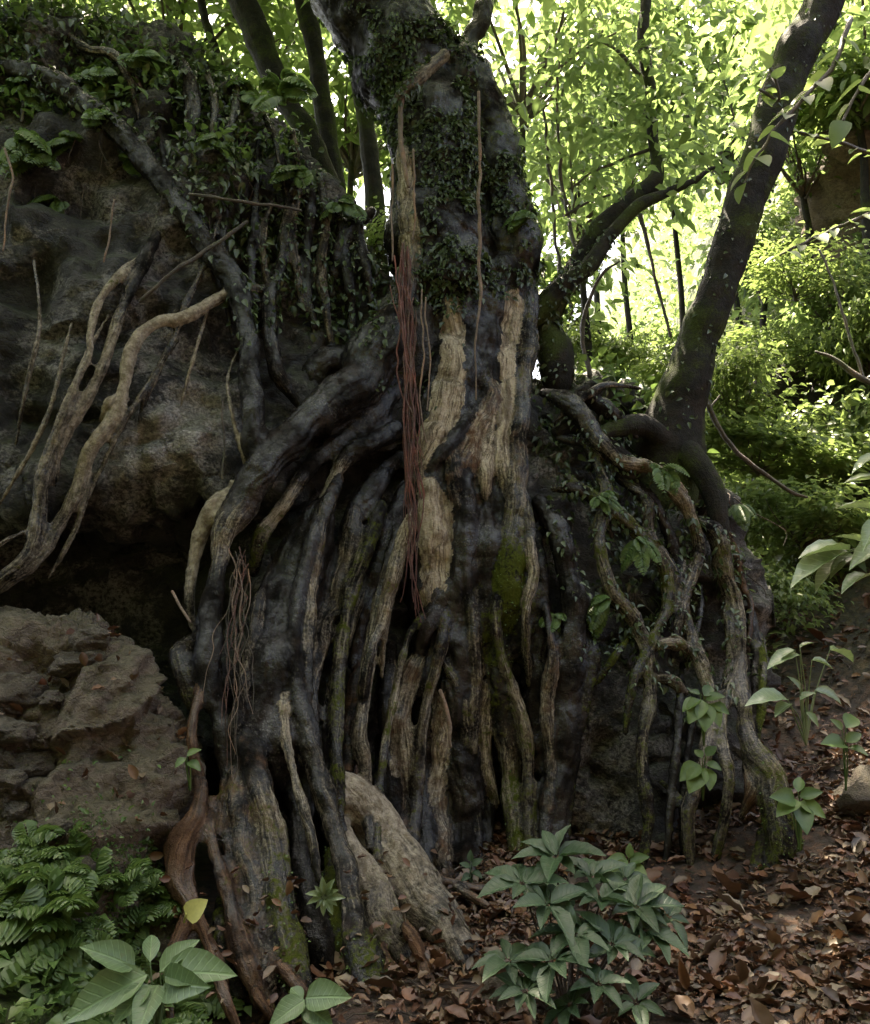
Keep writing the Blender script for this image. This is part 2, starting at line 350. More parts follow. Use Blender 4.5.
gx, gy = axis(-160, 160, -3, 5, .055, 0), axis(-60, 220, 2.5, 9, .055, 0)
GX, GY = np.meshgrid(gx, gy, indexing='ij'); GZ = ground_z(GX, GY)
nx, ny = GX.shape
i, j = np.meshgrid(np.arange(nx - 1), np.arange(ny - 1), indexing='ij')
q = np.stack((i * ny + j, (i + 1) * ny + j, (i + 1) * ny + j + 1, i * ny + j + 1), -1).reshape(-1, 4)
ground = link('ground', mesh_np('ground', np.stack((GX, GY, GZ), -1).reshape(-1, 3), q), M['ground'])
tag(ground, kind='structure')

# ------------------------------------------------------------------ depth of the tree-and-boulder front, as read off the photo
DP = np.array([
 (0,50,5.8),(150,60,6.0),(260,120,6.2),(0,250,5.4),(150,250,5.6),(300,250,6.1),(100,430,5.35),(200,430,5.5),(20,560,5.3),(150,560,5.6),(-120,300,5.3),
 (430,50,6.6),(450,200,6.4),(520,250,6.5),(460,400,6.15),(330,360,5.95),(250,480,5.55),(310,500,5.65),(265,650,5.3),(430,600,6.0),(520,600,5.95),(450,850,6.0),(520,850,5.9),
 (230,800,4.85),(300,800,4.95),(240,950,4.35),(330,950,4.45),(410,900,4.85),(480,960,4.65),(200,700,5.1),(230,1030,4.0),(330,1020,4.1),(420,1010,4.3),(180,870,4.55),(160,1020,4.0),
 (560,420,6.35),(650,400,6.7),(700,500,6.6),(760,600,6.9),(620,600,6.15),(620,750,5.95),(700,750,6.0),(760,750,5.85),(780,850,5.6),(680,880,5.8),(600,880,5.75),(560,300,6.9),(700,300,6.9)], float)
def _tps(A, B):
    d2 = ((A[:, None] - B[None]) ** 2).sum(-1); return .5 * d2 * np.log(d2 + 1e-9)
_c = DP[:, :2] / 100; _K = _tps(_c, _c) + np.eye(len(_c)) * .25; _Pm = np.hstack((np.ones((len(_c), 1)), _c))
_S = np.linalg.solve(np.block([[_K, _Pm], [_Pm.T, np.zeros((3, 3))]]), np.concatenate((DP[:, 2], np.zeros(3))))
def D(px, py):
    q = np.atleast_2d(np.stack((np.asarray(px, float), np.asarray(py, float)), -1)) / 100
    r = _tps(q, _c) @ _S[:-3] + np.hstack((np.ones((len(q), 1)), q)) @ _S[-3:]
    return np.clip(r, 3.7, 7.6)

# ------------------------------------------------------------------ strokes: fig roots traced on the photo, set at their real depth
STROKES = []
def S(txt, part='root', off=0., pale=0., moss=0., red=0., k=.6, label=None, ash=0):
    rows = [tuple(map(float, w.split(','))) for w in txt.split()]
    STROKES.append(dict(rows=rows, part=part, off=off, pale=pale, moss=moss, red=red, k=k, label=label, ash=ash))
# trunk
S('330,-90,48 366,0,50 405,60,54 424,110,47 434,170,44 440,250,48 448,330,44', 'trunk', off=.05)
S('440,200,48 455,300,54 460,400,50 462,500,46 450,600,48', 'trunk', off=.22)
S('450,600,52 450,700,58 450,800,58 455,880,50', 'trunk', off=.8)
S('447,250,30 450,330,33 443,420,33 436,500,30 432,560,28 428,625,22 420,690,14', 'trunk', off=.10)
S('498,270,28 497,340,28 494,420,26 488,500,22 484,560,18', 'trunk', off=.12)
S('474,70,16 492,130,26 503,190,30 512,250,30 516,300,24', 'trunk', off=.1, moss=.3)
S('462,80,18 471,40,12 483,15,11 494,-40,10', 'branch', off=.05)
S('398,98,5 416,78,8 446,54,7', 'branch', off=-.36, pale=.4, ash=1)
# bare wood on the trunk
PW = 'pale tan root with its bark worn off'
S('402,120,8 404,160,10 409,210,12 411,260,13 404,310,15 396,340,14', off=-.06, pale=[0,.55,.6,.5,.15,0], label=PW)
S('450,278,11 451,300,14 452,345,18 449,395,19 437,430,19 423,462,12 415,490,9', off=.035, moss=.12, pale=[0,.6,.95,.9,.85,.5,0], label=PW)
S('514,270,8 512,295,10 511,330,13 508,380,12 502,425,11 504,475,9 506,505,8', off=.02, pale=[0,.6,.95,.95,.9,.5,0], label=PW)
S('532,235,16 526,330,13 522,400,11 519,440,10 517,500,11 513,540,14 508,590,17 505,630,17', off=-.03, pale=[0,.2,.25,.2,.35,.25,0,0], moss=[.3,.3,.2,.1,.25,.5,.8,.7], red=.2)
S('495,320,8 491,345,9 486,375,11 489,397,14 478,422,11 470,447,10 460,468,9 452,490,8', off=0, pale=[0,.35,.4,.35,.55,.5,.15,0], red=.35)
S('484,405,9 480,425,11 476,447,11 470,468,10 468,490,8', off=.02, pale=[.3,.65,.7,.4,0], red=.4)
S('492,425,7 490,440,8 487,460,9 485,482,8 484,505,7', off=.02, pale=[0,.45,.65,.6,0])
S('430,465,10 430,490,13 432,530,15 430,570,14 427,602,10 424,630,8', off=.03, pale=[.1,.8,.95,.9,.5,0], label=PW)
S('446,488,7 447,510,9 450,545,9 446,592,8 443,620,7', off=.05, pale=[.2,.65,.7,.6,0], red=.25)
S('484,392,5 470,415,6 455,438,7 440,455,6 424,470,6', off=-.03, pale=.05)
S('468,425,10 457,452,10 455,480,10 461,508,10 466,540,9', off=-.01, pale=.18, red=.3)
S('462,560,9 450,590,9 436,612,9 424,635,10 415,665,10', off=-.01)
# dark centre
S('470,440,9 463,480,13 466,520,14 463,580,15 458,640,19 456,700,21 458,780,20 464,830,20 470,880,15', off=0)
S('484,485,10 488,540,11 487,590,11 485,630,11 481,660,9', moss=[0,0,.2,.6,.5])
S('506,620,17 499,660,14 503,700,16 508,740,13 511,780,11 517,830,12 521,870,13', off=-.02, moss=[.7,.5,.35,.3,.55,.55,.5], pale=[0,0,0,.3,.45,.35,.3])
S('496,640,10 492,680,8 487,710,8 483,745,7 488,775,6 497,805,6', off=.02, moss=.35, pale=.45)
S('525,560,10 532,600,14 520,640,16 508,660,16', off=.05, moss=.35)
S('541,495,13 556,530,14 568,570,14 576,610,15 571,650,16 565,700,17 560,750,17 556,800,18 553,870,18', off=-.05)
S('536,520,8 541,570,9 542,620,11 536,670,17 536,720,19 539,790,19 541,875,18', off=.06, moss=.1)
S('586,600,7 591,650,9 584,700,9 573,750,8 569,800,6 568,870,6', off=0, moss=.35)
S('412,500,4 408,525,7 399,555,9 389,590,8 381,620,7 371,655,7 362,695,8', off=-.22, pale=[.5,.6,.5,.4,.4,.3,.1], moss=.2, red=.2)
S('401,560,3.5 391,600,4 384,640,4 381,672,4', off=-.18, pale=.5, moss=.2)
S('424,630,9 416,660,10 406,690,12 399,725,15 401,765,14 403,805,12 400,855,11 398,890,10', off=.06, pale=[0,.4,.45,.5,.45,.25,.1,0], red=.25)
S('392,640,9 388,700,10 390,760,11 394,850,11', off=.12)
S('446,640,10 445,695,10 442,735,11 438,770,13 434,800,13 442,835,12 446,875,10 448,900,9', off=.04, pale=[0,.4,.6,.75,.4,.4,.2,0], red=.25, label='tan splintered root in the middle of the hollow')
S('362,480,9 353,530,11 347,562,13 340,592,11 334,640,9', off=.05, pale=[0,.25,.4,.3,0])
S('336,575,9 327,618,12 318,650,11 312,690,9 309,745,9 307,810,9', off=.06, pale=[0,.25,.25,.2,.1,0])
S('366,560,6 353,615,7 342,650,7 333,690,7 328,740,7 326,800,7', off=.05, pale=[0,.3,.4,.3,.1,0])
S('368,640,11 356,700,12 347,760,9 345,830,9', off=.08, red=.3)
S('352,715,8 353,780,9 356,840,9', off=.2, red=.6)
S('379,735,9 381,800,10 386,865,9', off=.18, moss=.3)
S('420,640,12 424,700,13 424,780,13 425,870,14', off=.15)
S('480,700,12 482,780,12 488,870,12', off=.15)
# big left diagonal roots
S('404,305,16 392,333,24 374,356,29 348,388,26 318,414,21 285,445,20 255,480,19 236,510,17 223,545,12 214,592,12 207,640,14 207,700,14', off=-.15, pale=[.2,.12,.05,0,0,0,0,.2,.45,0,0,0])
S('352,352,28 325,370,24 303,388,14', off=.1)
S('372,200,7 352,228,9 338,255,8 330,290,8', off=0, pale=.1)
S('398,372,18 372,415,17 340,440,14 312,465,10 288,500,8 272,522,9 259,542,9 249,566,8', off=.12, pale=[0,0,0,0,.55,.6,.3,0], moss=[0,0,0,0,.2,.3,.55,.2])
S('402,415,13 376,440,13 347,455,11 334,482,9 327,510,9 320,542,9 316,600,7', off=.06, pale=[0,0,.1,.5,.45,.3,0])
S('400,450,12 372,490,13 350,530,11 330,590,9 318,640,6', off=.12)
S('405,480,12 385,540,12 368,600,11 350,660,8', off=.1)
S('328,492,11 311,530,21 292,570,31 281,610,32 272,660,32 265,710,34 266,745,33 275,775,26', off=.03)
S('246,690,11 252,740,13 258,780,13 268,820,13 275,860,15 281,900,17 290,940,17 298,975,16 306,1012,14', off=-.02, pale=[0,0,.15,.4,.3,.25,.2,.2,.1], moss=[0,0,.1,.3,.45,.5,.5,.5,.5], red=.2)
S('324,498,10 312,540,9 299,590,8 294,630,7 294,670,8 301,710,9 313,750,12 323,790,13 334,830,13 345,870,12 351,900,11 356,930,15 363,960,19 379,988,16 402,1004,8', off=-.12, pale=[.1,.1,.1,.1,.1,.1,.15,.2,.2,.2,.2,.2,.1,.1,.1], moss=[0,0,0,0,0,0,0,0,0,.1,.2,.35,.5,.5,.4], red=.1)
S('292,770,16 300,830,13 308,880,15 316,930,16 328,980,14', off=.16)
S('330,850,9 332,900,10 338,950,10', off=.1, moss=.7)
S('236,478,8 217,505,13 202,535,11 193,565,8 190,595,7 188,622,6', off=-.04, pale=[.85,.95,.85,.6,.4,.3], ash=1, label='short whitish root pressed against the boulder')
S('228,474,5 240,480,6', off=-.05, pale=.9)
S('193,628,5 183,652,12 186,682,12 191,712,5', off=-.02, pale=.18, moss=.3)
S('207,640,10 214,680,11 220,730,10 226,790,9', off=.03)
S('208,662,4 200,690,5 193,720,6 195,755,7 202,790,8 196,818,11 182,848,16 181,880,17 195,907,10 207,940,8 217,970,8 226,1000,8 234,1034,8', off=-.03, red=[.7,.8,.7,.5,.4,.6,.7,.75,.8,.8,.8,.8,.8], pale=[0,0,0,0,0,0,.1,.15,.1,.1,.1,.1,.1], label='reddish brown root winding down to the ground')
S('186,898,9 179,940,9 172,980,9 164,1026,9', off=-.02, red=.6, pale=.2)
S('206,795,6 210,838,8 218,870,9 229,902,10 239,932,12 249,966,13 257,1010,10', off=0, red=.4, pale=.1, moss=.2)
S('234,750,7 237,800,10 243,840,12 253,882,10 258,920,12 266,962,10 272,1005,8', off=.02, red=.3, pale=.25, moss=.25)
S('222,760,6 226,820,7 232,870,7 246,930,7 262,985,6 275,1026,6', off=.06, red=.4, moss=.3)
S('262,955,6 282,968,6 297,985,6 310,1004,7', off=-.06, red=.75)
S('248,985,6 262,1002,6 274,1028,6', off=-.02, red=.5)
S('215,900,10 222,950,11 232,1000,11', off=.1, moss=.4)
# pale buttress
S('322,772,14 346,795,20 371,825,27 393,858,31 413,890,31 437,920,27 463,950,21 490,974,14', off=.02, pale=[.6,.75,.75,.65,.5,.4,.35,.2], red=.15, ash=1, label='smooth pale buttress root sloping down to the right')
S('338,815,9 352,848,14 368,880,19 386,920,22 402,958,17', off=.03, pale=[.7,.65,.55,.4,.3], moss=[0,0,.1,.35,.35], ash=1, label='smooth pale buttress root beside the dark column')
S('398,918,7 420,950,8 430,982,8 437,1016,7', off=-.06, red=.6, pale=.2)
S('440,915,10 455,950,10 470,985,8', off=0, pale=.3, red=.2)
S('380,950,10 395,985,9 420,1012,8', off=-.02, red=.45, moss=.3)
S('415,862,5 445,880,5 482,888,5 524,900,5', off=-.14, red=.35, pale=.25)
S('436,876,6 470,895,6 503,916,5', off=-.14, red=.35, pale=.3)
S('425,868,5 460,884,5 500,893,4 540,912,4', off=-.14, red=.4)
# roots over the right of the boulder
S('545,385,9 572,405,11 590,430,10 604,448,9 621,462,8 645,467,9 668,480,10 685,505,9 694,530,8 698,552,7 692,577,7 684,602,6 678,628,5 675,655,4', off=-.16, pale=[.1,.1,.2,.25,.4,.6,.6,.5,.35,.25,.3,.3,.2,.1], red=[0,0,0,0,.1,.35,.3,.2,.1,.1,0,0,0,0], moss=.2)
S('555,415,4 585,396,5 612,385,4 645,381,3', off=-.12, pale=.25)
S('560,395,8 590,400,10 612,415,9 640,430,6', off=-.02)
S('700,515,8 716,535,11 723,562,11 732,592,9 738,622,8 739,660,8 743,700,9 751,740,12 766,766,17 776,802,18 781,842,18 778,885,12', off=-.15, pale=[.1,.3,.4,.4,.35,.3,.3,.3,.35,.3,.2,0], moss=[.3,.4,.35,.3,.3,.3,.3,.4,.45,.5,.5,.4])
S('752,745,9 753,785,10 748,815,8', off=-.1, pale=.3, red=.3)
S('768,830,8 756,868,6 742,902,5 735,925,4', off=-.08, moss=.5)
S('790,800,8 797,840,8 796,880,7', off=.02, moss=.6)
S('735,528,4 738,560,5 743,586,5 751,604,4 753,640,4', off=-.12, red=.4, pale=.2)
S('766,630,4 764,690,5 762,740,4', off=-.1, moss=.6)
S('705,578,3 700,612,4 693,642,5 687,664,5', off=-.06, pale=.15, moss=.3)
S('650,652,6 664,644,7 680,645,7 691,652,5', off=-.14, pale=.4, moss=.3)
S('655,675,7 671,681,8 692,690,5', off=-.14, pale=.4)
S('686,660,5 680,695,5 678,742,5 671,792,5 668,842,5 665,890,5', off=-.06, moss=.2)
S('664,778,4 680,800,5 688,832,6 693,885,6', off=-.06, moss=.4, pale=.1)
S('556,482,6 580,490,6 600,508,5 616,535,4', off=-.08, pale=.15)
S('598,598,4 620,605,6 637,616,5 640,650,4', off=-.06)
S('634,628,3.5 619,652,4 599,680,5', off=-.08, moss=.6, pale=.1)
S('744,560,5 752,620,6 756,690,6 752,740,6 760,800,6', off=0.02, moss=0.2, pale=0)
S('700,700,5 688,760,5 684,820,6 690,890,5', off=0.02, moss=0.2, pale=0.05)
S('560,430,6 600,450,6 650,500,6 676,560,6 672,620,5', off=-0.02, moss=0.1, pale=0)
# left top: roots over the boulder
S('-25,50,10 40,75,11 90,105,13 125,140,13 160,180,12 190,220,12 215,255,12 235,285,12 245,320,11 250,380,12 255,430,14 262,475,14', off=-.16, label='long dark root slanting across the left of the boulder')
S('168,45,7 186,72,8 193,108,8 188,150,7 182,185,6', off=-.08, pale=.15)
S('234,66,5 236,108,5 224,142,5 204,168,4', off=-.08, pale=.15, moss=.3)
S('262,104,5 275,140,5 285,180,6 288,222,7 281,262,7 271,300,8 270,340,9 279,375,10 300,400,8', off=-.06, pale=.15)
S('245,120,4 232,170,3.5 220,212,3.5 205,262,3.5 186,305,4 170,345,4 150,385,4 134,416,3', off=-.05, pale=.3)
S('256,128,5 256,200,5 251,272,5 262,330,5', off=-.04)
S('300,150,6 310,200,6 306,260,6 312,320,7', off=-.02)
S('330,170,7 345,250,7 350,320,8', off=-.02)
S('262,280,6 240,288,5 216,300,6 186,318,7 160,322,7 140,335,8 130,356,8 124,385,7 115,410,7 100,436,8 85,462,9 75,492,8 60,520,8 48,546,8 28,567,9 4,582,9 -30,596,9', off=-.1, pale=[.3,.3,.6,.75,.8,.8,.85,.85,.7,.65,.6,.45,.4,.4,.4,.3,.3], ash=1, label='pale kinked root leaning on the left rock face')
S('142,243,4 120,275,5 98,305,5 90,330,5 88,356,5 75,386,5 62,420,6 50,452,7 42,482,8 38,520,8 30,552,8 10,572,7 -30,590,7', off=-.14, pale=[.4,.55,.6,.6,.55,.5,.45,.4,.4,.35,.35,.3,.3], moss=.2, ash=1)
S('155,218,7 145,256,8 125,302,6 113,336,6 100,372,6 85,402,7 66,432,8 54,462,8 46,500,7', off=-.1, pale=[.1,.1,.25,.45,.5,.5,.5,.4,.3], ash=1)
S('96,412,5 108,400,5 122,390,5', off=-.11, pale=.75, ash=1)
S('-30,560,4 0,545,4 30,518,3', off=-.16, pale=.4)

S('205,60,5 215,110,5 208,170,5 214,230,5', off=-.05, pale=0.25, moss=.2)
S('222,90,4 214,150,4 226,210,4 222,270,4 230,330,4', off=-.05, pale=0.1, moss=.2)
S('290,120,5 298,180,5 292,240,5 300,300,5', off=-.05, pale=0.3, moss=.2)
S('318,160,5 326,220,5 322,280,6 330,330,6', off=-.05, pale=0.25, moss=.2)
S('150,90,4 160,140,4 170,200,4', off=-.05, pale=0.1, moss=.2)
S('60,20,5 90,50,5 120,60,5 150,100,4', off=-.05, pale=0.3, moss=.2)
S('20,10,4 30,60,4 15,110,4', off=-.05, pale=0.25, moss=.2)
S('352,190,5 362,250,6 372,300,7', off=-.05, pale=0.1, moss=.2)
S('270,190,4 262,240,4 268,300,4', off=-.05, pale=0.3, moss=.2)
S('100,40,4 130,80,4 136,120,3', off=-.05, pale=0.25, moss=.2)

S('338,470,8 322,520,8 312,580,8 308,640,7 306,700,7 300,760,6', off=-0.1, moss=0.2, pale=[0, 0.2, 0.45, 0.3, 0.1, 0.3], red=0.2)
S('380,500,9 362,560,9 346,620,8 338,700,8 336,770,7 340,830,7', off=-0.05, moss=0.45, pale=[0.1, 0.3, 0.1], red=0)
S('398,520,6 384,580,7 372,640,8 362,710,8 366,780,8 370,850,8', off=-0.08, moss=0.1, pale=[0, 0.5, 0.2], red=0.1)
S('448,600,6 440,650,7 428,700,7 420,760,7 416,820,7 414,870,6', off=-0.1, moss=0.3, pale=[0, 0.2, 0.45, 0.3, 0.1, 0.3], red=0.2)
S('474,560,7 472,620,8 476,680,8 470,740,8 474,800,8 480,860,7', off=-0.05, moss=0.2, pale=[0.1, 0.3, 0.1], red=0)
S('500,560,5 496,610,6 500,650,6 514,690,7 526,740,7 528,800,7 532,860,7', off=-0.08, moss=0.45, pale=[0, 0.5, 0.2], red=0.1)
S('548,600,6 552,650,7 546,700,7 550,760,7 546,820,7 548,870,7', off=-0.1, moss=0.1, pale=[0, 0.2, 0.45, 0.3, 0.1, 0.3], red=0.2)
S('436,640,5 450,670,6 462,700,6 466,750,6 458,800,5', off=-0.05, moss=0.3, pale=[0.1, 0.3, 0.1], red=0)
S('316,560,5 306,610,6 286,660,6 284,720,6 296,780,6 310,830,6 316,880,6', off=-0.08, moss=0.2, pale=[0, 0.5, 0.2], red=0.1)
S('420,610,5 408,640,5 396,690,5 384,750,5 378,810,5 376,860,5', off=-0.1, moss=0.45, pale=[0, 0.2, 0.45, 0.3, 0.1, 0.3], red=0.2)
S('268,560,6 258,610,7 250,660,7 238,710,7 232,760,6', off=-0.05, moss=0.1, pale=[0.1, 0.3, 0.1], red=0)
S('520,470,6 528,520,6 534,570,6 526,620,6 530,680,6', off=-0.08, moss=0.3, pale=[0, 0.5, 0.2], red=0.1)
S('590,440,8 606,490,8 600,540,7 612,590,8 640,630,8 650,690,7 642,750,7 648,820,7 640,890,7', off=-.12, moss=0.4, pale=[0.1, 0.35, 0.3, 0.1])
S('690,545,7 680,590,7 692,640,8 710,690,8 706,750,8 690,810,8 696,880,7', off=-.12, moss=0.3, pale=[0.2, 0.4, 0.2])
S('570,470,6 596,500,7 634,530,7 660,560,7 668,600,7 652,640,6 634,680,6 628,730,5', off=-.12, moss=0.5, pale=[0.1, 0.35, 0.3, 0.1])
S('735,560,6 728,610,6 734,660,7 722,720,7 728,790,7 720,860,7', off=-.12, moss=0.4, pale=[0.2, 0.4, 0.2])
S('620,470,6 646,500,6 652,540,6 676,580,6 664,620,5', off=-.12, moss=0.3, pale=[0.1, 0.35, 0.3, 0.1])
S('112,290,3 84,360,3 60,430,3.5 40,500,3.5 22,560,3', off=-.06, pale=0.55, ash=1)
S('175,330,3 150,380,3 120,430,3.5 96,480,3.5 70,540,3.5 40,575,3.5', off=-.06, pale=0.35, ash=1)
S('70,300,3 62,360,3 46,420,3.5 20,470,3.5 -10,500,3', off=-.06, pale=0.45, ash=1)
S('205,300,3 196,350,3 176,400,3', off=-.06, pale=0.55, ash=1)
S('28,250,3 40,320,3 26,390,3 8,440,3', off=-.06, pale=0.35, ash=1)
S('240,330,3 228,380,3 236,430,3 246,470,3', off=-.06, pale=0.45, ash=1)

WOBBLE = .22; WEB = .006
def web_of(r): return np.clip((r - .05) * .12, 0, WEB)
def stroke_world(s):
    rows = np.array(s['rows'])
    def tone(v):
        v = np.atleast_1d(np.asarray(v, float)); return np.interp(np.linspace(0, 1, len(rows)), np.linspace(0, 1, len(v)), v)
    dep = D(rows[:, 0], rows[:, 1]) + s['off']
    pts = []
    for (px, py, r), Y in zip(rows, dep):
        rr = r * mpp(px, py, Y); pts.append((*P(px, py, Y + s['k'] * rr), rr))
    if s['part'] == 'root':                              # both ends sink into what they grow from
        for e in (0, -1):
            x, y, z, rr = pts[e]; pts[e] = (x, y + .09 + rr * .4, z - .03, rr * .75)
    c = np.hstack((np.array(pts), tone(s['pale'])[:, None], tone(s['moss'])[:, None], tone(s['red'])[:, None]))
    o = catmull(c, .022); o[:, 3] = np.maximum(o[:, 3], .012)
    sd = len(s['rows']) * 7.7 + rows[0, 0]
    w = np.stack([vnoise(o[:, :3] * 4.5 + sd + 31 * k, 5) for k in range(3)], -1); o[:, :3] += w * o[:, 3:4] * WOBBLE
    o[:, 3] *= 1 + .13 * vnoise(o[:, :3] * 7 + sd, 8)
    return o
V, F = [], []; o = 0; SAMP = []
for k, s in enumerate(STROKES):
    a = stroke_world(s); s['w'] = a
    v, q, q0, q1, u, th = tube_arrays(a[::2, :3] if len(a) > 6 else a[:, :3], (a[::2, 3] if len(a) > 6 else a[:, 3]) + web_of(a[::2, 3] if len(a) > 6 else a[:, 3]), 10)
    F += [q[:, [0, 1, 2]] + o, q[:, [0, 2, 3]] + o, q0[:, :3] + o, q1[:, :3] + o]; V.append(v); o += len(v)
    t, aa, bb = frames(a[:, :3])
    L = np.concatenate(([0], np.cumsum(np.linalg.norm(np.diff(a[:, :3], axis=0), axis=1))))
    SAMP.append(np.hstack((a, np.full((len(a), 1), k), L[:, None], aa, bb)))
SAMP = np.vstack(SAMP)     # xyz r pale moss red id L a(3) b(3)
fm = remesh(np.vstack(V), np.vstack(F), .0145, 'fig')
fv, ff = mesh_arrays(fm); fv = laplacian(fv, ff, 3)
def nearest(v):
    out = np.empty(len(v), np.int64); c = SAMP[:, :3].astype(np.float32); r = SAMP[:, 3].astype(np.float32); c2 = (c ** 2).sum(1)
    for i in range(0, len(v), 3000):
        b = v[i:i + 3000].astype(np.float32)
        d = np.sqrt(np.maximum((b ** 2).sum(1)[:, None] + c2[None] - 2 * b @ c.T, 0)) - r[None]
        out[i:i + 3000] = d.argmin(1)
    return out
ni = nearest(fv); sm = SAMP[ni]
me_t = mesh_np('t', fv, ff); fv = laplacian(fv - vnormals(me_t) * web_of(sm[:, 3:4]), ff, 1); bpy.data.meshes.remove(me_t)
rel = fv - sm[:, :3]; ang = np.arctan2((rel * sm[:, 12:15]).sum(1) if False else (rel * sm[:, 12:15]).sum(1), -(rel * sm[:, 9:12]).sum(1))
fib = np.stack((sm[:, 8], ang * sm[:, 3], sm[:, 7] * 3.1), -1)
# bark relief: long grooves along each root, lumps, fine roughness
me_t = mesh_np('t', fv, ff); nr = vnormals(me_t); bpy.data.meshes.remove(me_t)
wp = fbm(fv * 3.1, 2, 33)[:, None] * np.array((0, .09, 0)); gro = vnoise((fib + wp) * np.array((1.7, 15.0, 1)), 2); gro2 = vnoise((fib + wp * .6) * np.array((5.0, 55.0, 1)), 4)
lump = fbm(fv * 5, 3, 6) * np.where(np.array([x['ash'] for x in STROKES])[sm[:, 7].astype(int)] > 0, .35, 1); rough_ = fbm(fv * 26, 2, 12)
amp = np.clip(sm[:, 3] * .16, .002, .016)
disp = -(1 - np.abs(gro)) ** 3 * amp * .9 + gro2 * amp * .16 + lump * np.clip(sm[:, 3] * .2, .002, .017) + rough_ * .0035
disp -= np.clip(sm[:, 4] - .3, 0, 1) * np.abs(gro2) * .010
fv = fv + nr * disp[:, None]
me_t = mesh_np('t', fv, ff); FN = vnormals(me_t); bpy.data.meshes.remove(me_t)
sid = sm[:, 7].astype(int)
def in_poly(poly, x, y):
    r = np.zeros(len(x), bool); n = len(poly)
    for a in range(n):
        (x0, y0), (x1, y1) = poly[a], poly[(a + 1) % n]; r ^= ((y0 > y) != (y1 > y)) & (x < (x1 - x0) * (y - y0) / (y1 - y0 + 1e-9) + x0)
    return r
_px, _py = project(fv); _jx, _jy = _px + 3 * vnoise(fv * 14, 50), _py + 5 * vnoise(fv * 9, 51)
_front = (FN * unit0(CAM - fv)).sum(1) > .05
for poly, a in [([(446,298),(462,297),(465,330),(464,400),(455,425),(424,462),(419,455),(428,410),(438,370)], .95),
                ([(506,290),(518,288),(516,330),(513,400),(508,430),(500,432),(494,425),(503,395),(499,350)], .95),
                ([(421,490),(440,486),(452,505),(452,555),(446,592),(434,588),(430,604),(422,600),(418,540)], .9),
                ([(476,412),(500,405),(494,440),(482,470),(472,460),(468,440)], .62), ([(484,440),(494,436),(495,465),(488,484),(480,480)], .6),
                ([(396,150),(411,150),(416,205),(422,250),(415,285),(400,280)], .5), ([(345,535),(362,525),(360,550),(340,590),(334,575)], .3),
                ([(395,660),(418,652),(415,700),(404,735),(412,770),(392,775),(388,720)], .42), ([(432,700),(448,690),(450,750),(445,800),(428,810),(434,760)], .55)]:
    m = in_poly(poly, _jx, _jy) & _front & ~np.isin(sid, [k for k, x in enumerate(STROKES) if x['off'] < -.1]); sm[m, 4] = np.maximum(sm[m, 4], a)

fig = empty('fig_tree', (0, 0, 0))
tag(fig, 'giant strangler fig with a web of dark roots gripping the boulder', 'tree')
PARTID = []; names = {}; ASH = np.array([float(x['ash']) for x in STROKES])
for k, s in enumerate(STROKES):
    key = s['part'] if s['part'] == 'trunk' else (s['part'], k)
    PARTID.append(names.setdefault(key, len(names)))
PARTID = np.array(PARTID); pf_ = PARTID[sid[ff[:, 0]]]
inv = {v: k for k, v in names.items()}
# a stray scrap of one root that is cut off from the rest of it belongs to the root it touches
for _ in range(2):
    key = ff.astype(np.int64) * 1000 + pf_[:, None]; uk, ix = np.unique(key, return_inverse=True); ix = ix.reshape(ff.shape); comp = np.arange(len(uk))
    for it in range(400):
        mn_ = comp[ix].min(1); new = comp.copy()
        for c in range(ix.shape[1]): np.minimum.at(new, ix[:, c], mn_)
        new = new[new]
        if (new == comp).all(): break
        comp = new
    fc = comp[ix[:, 0]]; ids, cnt = np.unique(fc, return_counts=True); tot = np.bincount(pf_, minlength=len(names)); big = {}
    for a, c in zip(ids, cnt):
        p_ = int(uk[a] % 1000)
        if c > big.get(p_, (0, 0))[0]: big[p_] = (c, a)
    for a, c in zip(ids, cnt):
        p_ = int(uk[a] % 1000)
        if a == big[p_][1] or (inv[p_] == 'trunk' and c > 400): continue
        fm_ = fc == a; touch = np.isin(ff, np.unique(ff[fm_])).any(1) & ~fm_
        o_ = pf_[touch]; o_ = o_[o_ != p_]
        if len(o_): pf_[fm_] = np.bincount(o_).argmax()
# the hundred roots that show largest are parts of their own, the rest one part
_fx, _fy = project(fv[ff].mean(1)); _show = (_fx > 0) & (_fx < 870) & (_fy > 0) & (_fy < 1024) & _front[ff].all(1)
_area = np.bincount(pf_[_show], minlength=len(names)); _roots = [p_ for p_ in range(len(names)) if isinstance(inv[p_], tuple) and inv[p_][0] == 'root']
_rest = sorted(_roots, key=lambda p_: -_area[p_])[99:]
if _rest: pf_[np.isin(pf_, _rest)] = _rest[0]
for pid in range(len(names)):
    fs = ff[pf_ == pid]
    if len(fs) < 8: continue
    used, idx = np.unique(fs, return_inverse=True)
    key = inv[pid]; nm = key if isinstance(key, str) else key[0]
    me = mesh_np(nm, fv[used], idx.reshape(fs.shape))
    if len(me.vertices) == len(used):
        me.normals_split_custom_set_from_vertices(FN[used].tolist())
        fattr(me, 'pale', sm[used, 4]); fattr(me, 'moss', sm[used, 5]); fattr(me, 'ash', ASH[sid[used]]); fattr(me, 'red', sm[used, 6]); vattr(me, 'fib', fib[used])
    ob = link(nm, me, M['fig'], fig)
    if pid in _rest: ob['kind'] = 'stuff'; ob.name = 'small_roots'
    elif not isinstance(key, str) and STROKES[key[1]]['label']: ob['label'] = STROKES[key[1]]['label']
print('fig verts', len(fv), 'parts', len(names))
FX, FY = project(fv)

